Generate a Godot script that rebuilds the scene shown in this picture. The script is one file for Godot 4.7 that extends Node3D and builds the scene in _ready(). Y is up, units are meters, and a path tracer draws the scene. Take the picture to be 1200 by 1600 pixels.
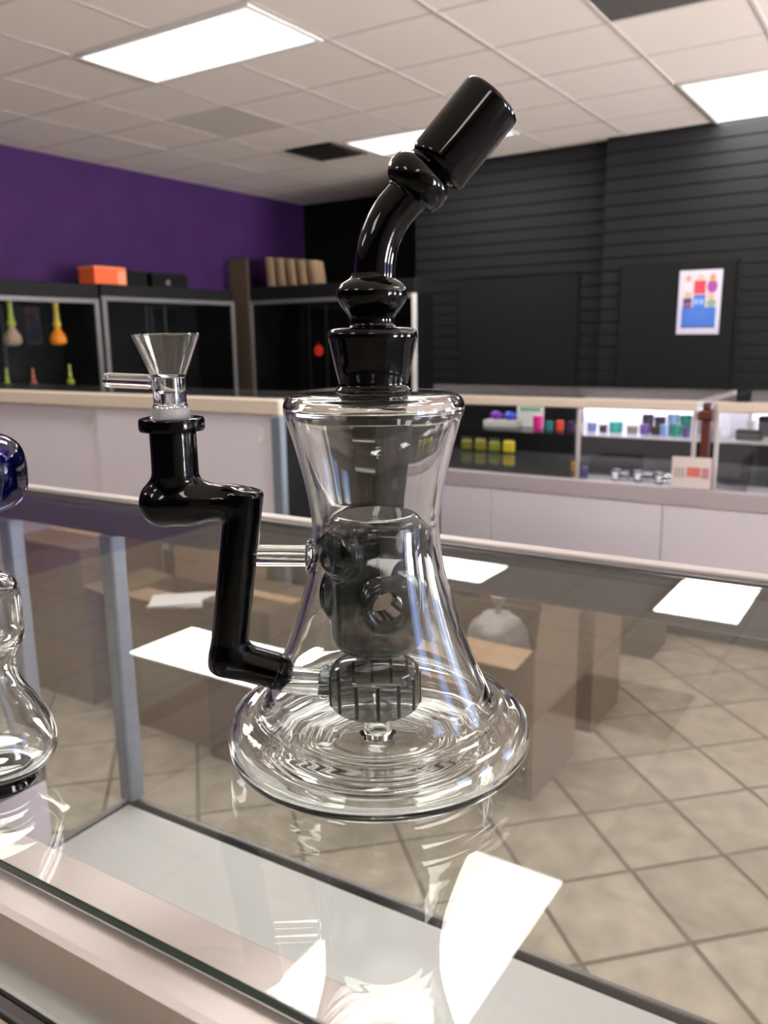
extends Node3D
# A glass water pipe on the glass top of a shop display case. Room axes: the slat wall lies towards -Z, the purple wall towards -X.

const MM := 0.001
var used := {}
var rng := RandomNumberGenerator.new()
var M := {}
var cam: Camera3D

# ---------------------------------------------------------------- tree helpers
func numbered(called: String) -> String:
	var k: int = used.get(called, 0)
	used[called] = k + 1
	return called if k == 0 else "%s_%03d" % [called, k]

func tag(o: Node3D, label: String, category: String, group := "") -> Node3D:
	o.set_meta("label", label)
	o.set_meta("category", category)
	if group != "":
		o.set_meta("group", group)
	return o

func thing(called: String, label: String, category: String, at := Vector3.ZERO, turn := 0.0, group := "") -> Node3D:
	var o := Node3D.new()
	o.name = numbered(called)
	add_child(o)
	o.position = at
	o.rotation_degrees.y = turn
	return tag(o, label, category, group)

func obj(called: String, mesh: Mesh, mat: Material, parent: Node3D = null, at := Vector3.ZERO) -> MeshInstance3D:
	var o := MeshInstance3D.new()
	o.mesh = mesh
	o.material_override = mat
	o.position = at
	if parent == null:
		o.name = numbered(called)
		add_child(o)
	else:
		o.name = called
		var k := 1
		while parent.has_node(NodePath(str(o.name))):
			o.name = "%s_%03d" % [called, k]
			k += 1
		parent.add_child(o, true)
	return o

func struct(called: String, mesh: Mesh, mat: Material, at := Vector3.ZERO) -> MeshInstance3D:
	var o := obj(called, mesh, mat, null, at)
	o.set_meta("kind", "structure")
	return o

func part_label(o: Node3D, text: String) -> Node3D:
	o.set_meta("label", text)
	return o

# ---------------------------------------------------------------- mesh helpers
func st_new() -> SurfaceTool:
	var st := SurfaceTool.new()
	st.begin(Mesh.PRIMITIVE_TRIANGLES)
	return st

func tri(st: SurfaceTool, a: Vector3, b: Vector3, c: Vector3, na: Vector3, nb: Vector3, nc: Vector3) -> void:
	var g := (c - a).cross(b - a)
	if g.length_squared() < 1e-24:
		return
	if g.dot(na + nb + nc) < 0.0:
		var t := b
		b = c
		c = t
		t = nb
		nb = nc
		nc = t
	st.set_normal(na)
	st.add_vertex(a)
	st.set_normal(nb)
	st.add_vertex(b)
	st.set_normal(nc)
	st.add_vertex(c)

func quad(st: SurfaceTool, a: Vector3, b: Vector3, c: Vector3, d: Vector3, n: Vector3) -> void:
	tri(st, a, b, c, n, n, n)
	tri(st, a, c, d, n, n, n)

func add_box(st: SurfaceTool, c: Vector3, s: Vector3, bev := 0.0, basis := Basis.IDENTITY) -> void:
	var h := s * 0.5
	if bev <= 0.0:
		for ax in 3:
			for sg in [-1.0, 1.0]:
				var n := Vector3.ZERO
				n[ax] = sg
				var u := (ax + 1) % 3
				var v := (ax + 2) % 3
				var q := []
				for k in [[-1, -1], [1, -1], [1, 1], [-1, 1]]:
					var p := Vector3.ZERO
					p[ax] = sg * h[ax]
					p[u] = k[0] * h[u]
					p[v] = k[1] * h[v]
					q.append(c + basis * p)
				quad(st, q[0], q[1], q[2], q[3], basis * n)
		return
	bev = minf(bev, minf(h.x, minf(h.y, h.z)) * 0.9)
	# corner points: for each corner three, one on each face
	var pt := func(sx: float, sy: float, sz: float, ax: int) -> Vector3:
		var p := Vector3(sx * (h.x - bev), sy * (h.y - bev), sz * (h.z - bev))
		p[ax] = [sx, sy, sz][ax] * h[ax]
		return c + basis * p
	for ax in 3:
		var u := (ax + 1) % 3
		var v := (ax + 2) % 3
		for sg in [-1.0, 1.0]:
			var n := Vector3.ZERO
			n[ax] = sg
			var q := []
			for k in [[-1, -1], [1, -1], [1, 1], [-1, 1]]:
				var sgn := [0.0, 0.0, 0.0]
				sgn[ax] = sg
				sgn[u] = float(k[0])
				sgn[v] = float(k[1])
				q.append(pt.call(sgn[0], sgn[1], sgn[2], ax))
			quad(st, q[0], q[1], q[2], q[3], basis * n)
		for su in [-1.0, 1.0]:
			for sv in [-1.0, 1.0]:
				var n := Vector3.ZERO
				n[u] = su
				n[v] = sv
				var q := []
				for e in [[-1.0, u], [1.0, u], [1.0, v], [-1.0, v]]:
					var sgn := [0.0, 0.0, 0.0]
					sgn[ax] = e[0]
					sgn[u] = su
					sgn[v] = sv
					q.append(pt.call(sgn[0], sgn[1], sgn[2], e[1]))
				quad(st, q[0], q[1], q[2], q[3], basis * n.normalized())
	for sx in [-1.0, 1.0]:
		for sy in [-1.0, 1.0]:
			for sz in [-1.0, 1.0]:
				var n := basis * Vector3(sx, sy, sz).normalized()
				tri(st, pt.call(sx, sy, sz, 0), pt.call(sx, sy, sz, 1), pt.call(sx, sy, sz, 2), n, n, n)

func box(s: Vector3, bev := 0.0, c := Vector3.ZERO) -> ArrayMesh:
	var st := st_new()
	add_box(st, c, s, bev)
	return st.commit()

func box_at(called: String, lo: Vector3, hi: Vector3, mat: Material, parent: Node3D = null, bev := 0.002) -> MeshInstance3D:
	# the box from corner lo to corner hi, its origin at the middle of its foot
	var s := hi - lo
	var foot := Vector3((lo.x + hi.x) * 0.5, lo.y, (lo.z + hi.z) * 0.5)
	return obj(called, box(s, bev, Vector3(0, s.y * 0.5, 0)), mat, parent, foot)

func spline(pts: Array, sub: int) -> Array:
	var out := []
	for i in pts.size() - 1:
		var a = pts[maxi(i - 1, 0)]
		var b = pts[i]
		var c = pts[i + 1]
		var d = pts[mini(i + 2, pts.size() - 1)]
		for k in sub:
			var t := float(k) / sub
			out.append(0.5 * (2.0 * b + (c - a) * t + (2.0 * a - 5.0 * b + 4.0 * c - d) * t * t + (3.0 * b - a - 3.0 * c + d) * t * t * t))
	out.append(pts[-1])
	return out

func add_lathe(st: SurfaceTool, prof: Array, seg := 64, xf := Transform3D.IDENTITY, crease := 38.0, grooves := 0, groove_depth := 0.0, g_lo := 0.0, g_hi := 0.0) -> void:
	# prof: (radius, height) pairs in metres; the outside lies to the right of the way they run
	var pts := []
	for p in prof:
		if pts.is_empty() or pts[-1].distance_to(p) > 1e-6:
			pts.append(p)
	var ns := []
	var ls := []
	for i in pts.size() - 1:
		var d: Vector2 = (pts[i + 1] - pts[i]).normalized()
		ns.append(Vector2(d.y, -d.x))
		ls.append(pts[i].distance_to(pts[i + 1]))
	var cc := cos(deg_to_rad(crease))
	for i in pts.size() - 1:
		var n0: Vector2 = ns[i]
		var n1: Vector2 = ns[i]
		if i > 0 and ns[i - 1].dot(ns[i]) > cc:
			n0 = (ns[i - 1] * ls[i - 1] + ns[i] * ls[i]).normalized()
		if i < ns.size() - 1 and ns[i + 1].dot(ns[i]) > cc:
			n1 = (ns[i + 1] * ls[i + 1] + ns[i] * ls[i]).normalized()
		var a: Vector2 = pts[i]
		var b: Vector2 = pts[i + 1]
		for k in seg:
			var t0 := TAU * k / seg
			var t1 := TAU * ((k + 1) % seg) / seg
			var e0 := Vector3(cos(t0), 0, sin(t0))
			var e1 := Vector3(cos(t1), 0, sin(t1))
			var ra0 := a.x
			var ra1 := a.x
			var rb0 := b.x
			var rb1 := b.x
			if grooves > 0:
				var w0 := _groove(t0, grooves)
				var w1 := _groove(t1, grooves)
				if a.y >= g_lo and a.y <= g_hi:
					ra0 -= w0 * groove_depth
					ra1 -= w1 * groove_depth
				if b.y >= g_lo and b.y <= g_hi:
					rb0 -= w0 * groove_depth
					rb1 -= w1 * groove_depth
			var p00 := xf * (e0 * ra0 + Vector3(0, a.y, 0))
			var p01 := xf * (e1 * ra1 + Vector3(0, a.y, 0))
			var p10 := xf * (e0 * rb0 + Vector3(0, b.y, 0))
			var p11 := xf * (e1 * rb1 + Vector3(0, b.y, 0))
			var m00 := (xf.basis * (e0 * n0.x + Vector3(0, n0.y, 0))).normalized()
			var m01 := (xf.basis * (e1 * n0.x + Vector3(0, n0.y, 0))).normalized()
			var m10 := (xf.basis * (e0 * n1.x + Vector3(0, n1.y, 0))).normalized()
			var m11 := (xf.basis * (e1 * n1.x + Vector3(0, n1.y, 0))).normalized()
			tri(st, p00, p01, p11, m00, m01, m11)
			tri(st, p00, p11, p10, m00, m11, m10)

func _groove(t: float, n: int) -> float:
	var f := fposmod(t * n / TAU, 1.0)
	var d := absf(f - 0.5) * TAU / n
	return 1.0 if d < 0.035 else 0.0

func lathe(prof: Array, seg := 64, xf := Transform3D.IDENTITY) -> ArrayMesh:
	var st := st_new()
	add_lathe(st, prof, seg, xf)
	return st.commit()

func mm(list: Array) -> Array:
	# flat list of millimetres -> Vector2 metres
	var out := []
	for i in range(0, list.size(), 2):
		out.append(Vector2(list[i], list[i + 1]) * MM)
	return out

func along(a: Vector3, b: Vector3) -> Transform3D:
	# a frame at a whose y axis points to b
	var y := (b - a).normalized()
	var x := y.cross(Vector3(0.3, 0.2, 0.93)).normalized()
	return Transform3D(Basis(x, y, x.cross(y)), a)

func add_rod(st: SurfaceTool, a: Vector3, b: Vector3, r: float, round_ := 0.0, seg := 32) -> void:
	var l := a.distance_to(b)
	var p := [Vector2(0, 0)]
	if round_ > 0.0:
		for k in 6:
			var t := PI * 0.5 * k / 5.0
			p.append(Vector2(r - round_ + round_ * sin(t), round_ - round_ * cos(t)))
		for k in 6:
			var t := PI * 0.5 * k / 5.0
			p.append(Vector2(r - round_ + round_ * cos(t), l - round_ + round_ * sin(t)))
	else:
		p.append(Vector2(r, 0))
		p.append(Vector2(r, l))
	p.append(Vector2(0, l))
	add_lathe(st, p, seg, along(a, b))

func rod(a: Vector3, b: Vector3, r: float, round_ := 0.0, seg := 32) -> ArrayMesh:
	var st := st_new()
	add_rod(st, a, b, r, round_, seg)
	return st.commit()

func add_pipe(st: SurfaceTool, a: Vector3, b: Vector3, ro: float, ri: float, seg := 32) -> void:
	var l := a.distance_to(b)
	var e := (ro - ri) * 0.35
	add_lathe(st, [Vector2(ri, 0), Vector2(ro - e, 0), Vector2(ro, e), Vector2(ro, l - e), Vector2(ro - e, l), Vector2(ri, l), Vector2(ri, 0)], seg, along(a, b))

func add_sweep(st: SurfaceTool, pts: Array, radii: Array, seg := 32) -> void:
	var rings := []
	var nor := []
	var up := Vector3(0, 0, 1)
	for i in pts.size():
		var d: Vector3 = (pts[mini(i + 1, pts.size() - 1)] - pts[maxi(i - 1, 0)]).normalized()
		var x := d.cross(up).normalized()
		var y := x.cross(d).normalized()
		var ring := []
		var nr := []
		for k in seg:
			var e := x * cos(TAU * k / seg) + y * sin(TAU * k / seg)
			nr.append(e)
			ring.append(pts[i] + e * radii[i])
		rings.append(ring)
		nor.append(nr)
	for i in pts.size() - 1:
		for k in seg:
			var j := (k + 1) % seg
			tri(st, rings[i][k], rings[i][j], rings[i + 1][j], nor[i][k], nor[i][j], nor[i + 1][j])
			tri(st, rings[i][k], rings[i + 1][j], rings[i + 1][k], nor[i][k], nor[i + 1][j], nor[i + 1][k])
	for e in [0, pts.size() - 1]:
		var n: Vector3 = (pts[0] - pts[1]).normalized() if e == 0 else (pts[-1] - pts[-2]).normalized()
		for k in seg:
			tri(st, pts[e], rings[e][k], rings[e][(k + 1) % seg], n, n, n)

func nets(lo: Vector3, hi: Vector3, cell: float, sdf: Callable) -> ArrayMesh:
	# surface nets of a distance field, visiting only blocks near its surface
	var nx := int(ceil((hi.x - lo.x) / cell / 4.0)) * 4
	var ny := int(ceil((hi.y - lo.y) / cell / 4.0)) * 4
	var nz := int(ceil((hi.z - lo.z) / cell / 4.0)) * 4
	var sx := nx + 1
	var sxy := sx * (ny + 1)
	var v := PackedFloat32Array()
	v.resize(sxy * (nz + 1))
	v.fill(1.0)
	var reach := cell * 2.0 * sqrt(3.0) * 1.3 + cell
	var live := []
	for bz in range(0, nz, 4):
		for by in range(0, ny, 4):
			for bx in range(0, nx, 4):
				var d: float = sdf.call(lo + Vector3(bx + 2, by + 2, bz + 2) * cell)
				if absf(d) < reach:
					live.append(Vector3i(bx, by, bz))
				elif d < 0.0:
					for z in range(bz, bz + 5):
						for y in range(by, by + 5):
							for x in range(bx, bx + 5):
								if v[x + y * sx + z * sxy] == 1.0:
									v[x + y * sx + z * sxy] = -1.0
	var done := {}
	for b: Vector3i in live:
		for z in range(b.z, b.z + 5):
			for y in range(b.y, b.y + 5):
				for x in range(b.x, b.x + 5):
					var i := x + y * sx + z * sxy
					if not done.has(i):
						done[i] = true
						v[i] = sdf.call(lo + Vector3(x, y, z) * cell)
	var corner := [Vector3i(0, 0, 0), Vector3i(1, 0, 0), Vector3i(0, 1, 0), Vector3i(1, 1, 0), Vector3i(0, 0, 1), Vector3i(1, 0, 1), Vector3i(0, 1, 1), Vector3i(1, 1, 1)]
	var edges := [[0, 1], [2, 3], [4, 5], [6, 7], [0, 2], [1, 3], [4, 6], [5, 7], [0, 4], [1, 5], [2, 6], [3, 7]]
	var at := {}
	var pos := PackedVector3Array()
	for b: Vector3i in live:
		for z in range(b.z, b.z + 4):
			for y in range(b.y, b.y + 4):
				for x in range(b.x, b.x + 4):
					var i := x + y * sx + z * sxy
					var f := [v[i], v[i + 1], v[i + sx], v[i + sx + 1], v[i + sxy], v[i + sxy + 1], v[i + sxy + sx], v[i + sxy + sx + 1]]
					var neg := 0
					for q in f:
						if q < 0.0:
							neg += 1
					if neg == 0 or neg == 8:
						continue
					var sum := Vector3.ZERO
					var n := 0
					for e in edges:
						var p: float = f[e[0]]
						var q: float = f[e[1]]
						if (p < 0.0) != (q < 0.0):
							sum += Vector3(corner[e[0]]).lerp(Vector3(corner[e[1]]), p / (p - q))
							n += 1
					at[i] = pos.size()
					pos.append(lo + (Vector3(x, y, z) + sum / n) * cell)
	var idx := PackedInt32Array()
	var step := [1, sx, sxy]
	for i: int in at:
		for ax in 3:
			var u: int = step[(ax + 1) % 3]
			var w: int = step[(ax + 2) % 3]
			var j: int = i + step[ax]
			if j >= v.size() or (v[i] < 0.0) == (v[j] < 0.0):
				continue
			if not (at.has(i - u) and at.has(i - w) and at.has(i - u - w)):
				continue
			var q := [at[i], at[i - u], at[i - u - w], at[i - w]]
			if v[i] < 0.0:
				idx.append_array([q[0], q[2], q[1], q[0], q[3], q[2]])
			else:
				idx.append_array([q[0], q[1], q[2], q[0], q[2], q[3]])
	var nor := PackedVector3Array()
	nor.resize(pos.size())
	for k in range(0, idx.size(), 3):
		var g := (pos[idx[k + 2]] - pos[idx[k]]).cross(pos[idx[k + 1]] - pos[idx[k]])
		nor[idx[k]] += g
		nor[idx[k + 1]] += g
		nor[idx[k + 2]] += g
	# the winding is right when normals point out of the field
	var agree := 0
	for k in range(0, pos.size(), maxi(1, pos.size() / 60)):
		var n := nor[k].normalized()
		agree += 1 if float(sdf.call(pos[k] + n * cell * 0.5)) > float(sdf.call(pos[k] - n * cell * 0.5)) else -1
	if agree < 0:
		for k in range(0, idx.size(), 3):
			var t := idx[k + 1]
			idx[k + 1] = idx[k + 2]
			idx[k + 2] = t
	for k in nor.size():
		nor[k] = (nor[k] if agree >= 0 else -nor[k]).normalized()
	var a := []
	a.resize(Mesh.ARRAY_MAX)
	a[Mesh.ARRAY_VERTEX] = pos
	a[Mesh.ARRAY_NORMAL] = nor
	a[Mesh.ARRAY_INDEX] = idx
	var m := ArrayMesh.new()
	m.add_surface_from_arrays(Mesh.PRIMITIVE_TRIANGLES, a)
	return m

func capsule(p: Vector3, a: Vector3, b: Vector3, ra: float, rb: float) -> float:
	var ab := b - a
	var t := clampf((p - a).dot(ab) / ab.length_squared(), 0.0, 1.0)
	return p.distance_to(a + ab * t) - lerpf(ra, rb, t)

func smin(a: float, b: float, k: float) -> float:
	var h := maxf(k - absf(a - b), 0.0) / k
	return minf(a, b) - h * h * k * 0.25

# ---------------------------------------------------------------- materials
func mat(c: Color, rough := 0.6, metal := 0.0, spec := 0.5) -> StandardMaterial3D:
	var m := StandardMaterial3D.new()
	m.albedo_color = c
	m.roughness = rough
	m.metallic = metal
	m.metallic_specular = spec
	return m

func s8(r: float, g: float, b: float) -> Color:
	return Color(r / 255.0, g / 255.0, b / 255.0)

func glass(c: Color) -> StandardMaterial3D:
	var m := mat(Color(c.r, c.g, c.b, 0.0), 0.0)
	m.refraction_enabled = true
	m.refraction_scale = 0.05
	return m

func pane_mat(c: Color, a := 0.03) -> StandardMaterial3D:
	var m := mat(Color(c.r, c.g, c.b, a), 0.0)
	m.transparency = BaseMaterial3D.TRANSPARENCY_ALPHA
	return m

func noise_tex(freq: float, oct: int, dark: Color, light: Color, seed_: int, size := 512, as_normal := false) -> NoiseTexture2D:
	var n := FastNoiseLite.new()
	n.seed = seed_
	n.noise_type = FastNoiseLite.TYPE_SIMPLEX_SMOOTH
	n.frequency = freq
	n.fractal_octaves = oct
	var t := NoiseTexture2D.new()
	t.width = size
	t.height = size
	t.seamless = true
	t.noise = n
	if as_normal:
		t.as_normal_map = true
		t.bump_strength = 2.0
	else:
		var g := Gradient.new()
		g.set_color(0, dark)
		g.set_color(1, light)
		t.color_ramp = g
	return t

func textured(tex: Texture2D, scale_: float, rough := 0.7) -> StandardMaterial3D:
	var m := mat(Color.WHITE, rough)
	m.albedo_texture = tex
	m.uv1_triplanar = true
	m.uv1_world_triplanar = true
	m.uv1_scale = Vector3.ONE * scale_
	return m

func glow(c: Color, e: float) -> StandardMaterial3D:
	var m := mat(Color(0.9, 0.9, 0.9), 0.6)
	m.emission_enabled = true
	m.emission = c
	m.emission_energy_multiplier = e
	return m

func materials() -> void:
	M.clear = glass(Color(0.985, 0.99, 0.985))
	M.grey = glass(Color(0.6, 0.64, 0.63))
	M.cobalt = glass(Color(0.07, 0.06, 0.5))
	M.black_glass = mat(s8(2, 2, 3), 0.03, 0.0, 0.36)
	M.frost = mat(Color(0.95, 0.95, 0.95, 0.35), 0.45)
	M.frost.refraction_enabled = true
	M.frost.refraction_scale = 0.05
	M.smoke = pane_mat(s8(34, 41, 39), 0.64)
	M.smoke_thin = pane_mat(s8(36, 43, 41), 0.58)
	M.pane = pane_mat(Color(0.4, 0.45, 0.43), 0.008)
	M.top_pane = pane_mat(Color(0.5, 0.58, 0.54), 0.008)
	M.top_pane.metallic_specular = 0.42
	M.green_edge = mat(s8(18, 52, 42), 0.12)
	M.alu = mat(s8(176, 174, 174), 0.34, 0.75)
	M.rail = mat(s8(214, 204, 200), 0.45, 0.8)
	M.alu_soft = mat(s8(200, 192, 190), 0.45, 0.35)
	M.alu_case = mat(s8(128, 126, 126), 0.4, 0.5)
	M.alu_dark = mat(s8(105, 103, 104), 0.35, 0.6)
	M.alu_blue = mat(s8(124, 134, 143), 0.4, 0.4)
	M.rubber = mat(s8(30, 30, 30), 0.7)
	M.shelf_white = mat(s8(200, 204, 200), 0.35)
	M.laminate = mat(s8(214, 206, 212), 0.4)
	M.cream = mat(s8(206, 190, 172), 0.5)
	M.mauve = mat(s8(168, 158, 160), 0.5)
	M.blackpaint = mat(s8(22, 22, 22), 0.6, 0.0, 0.3)
	M.blackcase = mat(s8(9, 9, 9), 0.6, 0.0, 0.3)
	M.slat = mat(s8(28, 28, 30), 0.55, 0.0, 0.3)
	M.panel_black = mat(s8(21, 21, 22), 0.6, 0.0, 0.3)
	M.purple = textured(noise_tex(0.01, 3, s8(52, 29, 69), s8(59, 34, 78), 3), 0.4, 0.6)
	M.purple.metallic_specular = 0.22
	M.wall_dark = mat(s8(52, 50, 50), 0.8)
	M.wall_pale = mat(s8(222, 216, 208), 0.8)
	M.ceil_tile = textured(noise_tex(0.12, 3, s8(226, 214, 204), s8(242, 230, 220), 5), 1.6, 0.9)
	M.ceil_dim = mat(s8(206, 195, 186), 0.9)
	M.ceil_hole = mat(s8(84, 80, 76), 0.9)
	M.grid = mat(s8(204, 194, 186), 0.6)
	M.grout = textured(noise_tex(0.1, 3, s8(94, 84, 70), s8(110, 99, 83), 6), 3.0, 0.95)
	M.tile = []
	for k in 3:
		var d := k * 5
		M.tile.append(textured(noise_tex(0.012, 5, s8(128 - d, 121 - d, 103 - d), s8(168 - d, 159 - d, 138 - d), 10 + k), 1.3, 0.42))
	M.card = textured(noise_tex(0.02, 4, s8(100, 82, 58), s8(116, 96, 70), 20), 2.0, 0.85)
	M.card_pale = textured(noise_tex(0.02, 4, s8(146, 120, 90), s8(160, 134, 102), 21), 2.0, 0.85)
	M.card_dark = textured(noise_tex(0.02, 4, s8(74, 60, 42), s8(88, 72, 52), 22), 2.0, 0.85)
	M.paper = mat(s8(225, 225, 222), 0.7)

const LAMP_ENERGY := 4.3

func _ready() -> void:
	rng.seed = 7
	# camera
	cam = Camera3D.new()
	cam.name = "camera"
	var yaw := deg_to_rad(33.15649)
	var pit := deg_to_rad(11.71456)
	var rol := deg_to_rad(-0.81137)
	var fw := Vector3(-sin(yaw) * cos(pit), -sin(pit), -cos(yaw) * cos(pit))
	var r0 := Vector3(cos(yaw), 0, -sin(yaw))
	var u0 := r0.cross(fw)
	cam.transform = Transform3D(Basis(r0 * cos(rol) + u0 * sin(rol), u0 * cos(rol) - r0 * sin(rol), -fw), Vector3(0, 1.25, 0))
	var att := CameraAttributesPhysical.new()
	att.frustum_focal_length = 12.0 / (800.0 / 1294.0)
	att.frustum_focus_distance = 0.375
	att.frustum_near = 0.02
	att.frustum_far = 200.0
	att.exposure_aperture = 10.0
	cam.fov = rad_to_deg(2.0 * atan(800.0 / 1294.0))
	cam.attributes = att
	cam.current = true
	add_child(cam)
	# sky and exposure
	var env := Environment.new()
	env.background_mode = Environment.BG_SKY
	var sky := Sky.new()
	var sm := ProceduralSkyMaterial.new()
	sm.sky_top_color = Color(0.32, 0.5, 0.85)
	sm.sky_horizon_color = Color(0.75, 0.83, 0.95)
	sm.ground_bottom_color = Color(0.62, 0.61, 0.62)
	sm.ground_horizon_color = Color(0.62, 0.61, 0.62)
	sm.sky_energy_multiplier = 2.5
	sm.ground_energy_multiplier = 9.8
	sky.sky_material = sm
	env.sky = sky
	env.tonemap_mode = Environment.TONE_MAPPER_LINEAR
	env.tonemap_exposure = 1.0
	env.sdfgi_enabled = true
	env.ssao_enabled = true
	env.ssil_enabled = true
	var we := WorldEnvironment.new()
	we.name = "world"
	we.environment = env
	add_child(we)
	materials()
	M.slit = mat(s8(22, 26, 26), 0.3)
	M.case_pane = pane_mat(Color(0.2, 0.2, 0.2), 0.005)
	M.case_pane.metallic_specular = 0.28
	M.grey_lip = glass(Color(0.66, 0.7, 0.69))
	M.lamp = glow(Color(1.0, 0.985, 0.96), 1.5)
	M.led = glow(Color(0.95, 0.94, 1.0), 2.0)
	M.deck = mat(s8(70, 72, 70), 0.06)
	M.laminate_bright = mat(s8(232, 230, 236), 0.5)
	M.sign_white = mat(s8(235, 240, 236), 0.6)
	M.clear_alpha = glass(Color(0.95, 0.95, 0.95))
	M.box_grey = mat(s8(70, 70, 76), 0.5)
	M.notice = mat(s8(214, 202, 198), 0.7)
	M.white_metal = mat(s8(222, 218, 214), 0.4)
	M.alu_dim = mat(s8(52, 54, 56), 0.5, 0.3)
	M.vent = mat(s8(74, 68, 62), 0.6)
	M.bag = mat(s8(150, 148, 142), 0.35)
	M.poster_paper = mat(s8(205, 200, 214), 0.5)
	room()
	counter()
	sliding_counter()
	showcases()
	open_cabinet()
	back_cases()
	cartons()
	water_pipe()
	small_pipe()
	showcase_goods()

# ---------------------------------------------------------------- tall cases at the back
func tower(label: String, at: Vector3, turn: float, w: float, d: float, frame_y: float, top_y: float, mats: Array, inner: Array) -> Node3D:
	# front face at local z = 0, width along x
	var t := thing("tall_display_case", label, "display case", at, turn)
	var h := w * 0.5
	box_at("back", Vector3(-h, 0.0, -d), Vector3(h, frame_y, -d + 0.02), M.blackcase, t)
	for x in [-h, h - 0.02]:
		box_at("side", Vector3(x, 0.0, -d + 0.0205), Vector3(x + 0.02, frame_y, -0.022), M.blackcase, t)
	box_at("header", Vector3(-h, frame_y + 0.0005, -d), Vector3(h, top_y, 0.0), M.blackpaint, t, 0.006)
	box_at("base", Vector3(-h + 0.0205, 0.0, -d + 0.0205), Vector3(h - 0.0205, 0.6, -0.022), M.blackcase, t)
	var s := 0.042
	var left := box_at("door_frame", Vector3(-h, 0.6, -0.02), Vector3(-h + s, frame_y, 0.0), mats[0], t, 0.003)
	left.name = "frame_stile"
	obj("frame_stile", box(Vector3(s, frame_y - 0.6, 0.02), 0.003, Vector3(0, (frame_y - 0.6) * 0.5, 0)), mats[1], t, Vector3(h - s * 0.5, 0.6, -0.01))
	box_at("frame_rail", Vector3(-h + s, frame_y - 0.036, -0.02), Vector3(h - s, frame_y, 0.0), mats[0], t, 0.003)
	box_at("frame_rail", Vector3(-h + s, 0.6, -0.02), Vector3(h - s, 0.64, 0.0), mats[0], t, 0.003)
	box_at("door_pane", Vector3(-h + s, 0.6405, -0.012), Vector3(h - s, frame_y - 0.0365, -0.008), M.case_pane, t, 0.0)
	for x in inner:
		box_at("door_stile", Vector3(x - 0.012, 0.6405, -d + 0.021), Vector3(x + 0.012, frame_y - 0.04, -d + 0.035), M.alu_dim, t)
	for y in [0.93, 1.24]:
		box_at("glass_shelf", Vector3(-h + 0.021, y, -d + 0.036), Vector3(h - 0.021, y + 0.006, -0.05), M.pane, t, 0.0)
	return t

func hand_glass(label: String, at: Vector3, h: float, lo: Color, hi: Color) -> void:
	var t := thing("colourful_glass_pipe", label, "glass pipe", at, 90.0, "colourful glass pipes in the tall case")
	var k := h
	var body := []
	for p in spline([Vector2(0.10, 0), Vector2(0.17, 0.04), Vector2(0.20, 0.14), Vector2(0.16, 0.26), Vector2(0.09, 0.36), Vector2(0.07, 0.44)], 4):
		body.append(p * k)
	obj("bulb", lathe([Vector2(0, 0)] + body + [Vector2(0, 0.44 * k)], 28), mat(lo, 0.25), t)
	var nk := []
	for p in spline([Vector2(0.07, 0.441), Vector2(0.10, 0.50), Vector2(0.07, 0.58), Vector2(0.055, 0.75), Vector2(0.06, 0.95), Vector2(0.08, 1.0)], 4):
		nk.append(p * k)
	obj("neck", lathe([Vector2(0, 0.441 * k)] + nk + [Vector2(0, k)], 28), mat(hi, 0.25), t)

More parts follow.
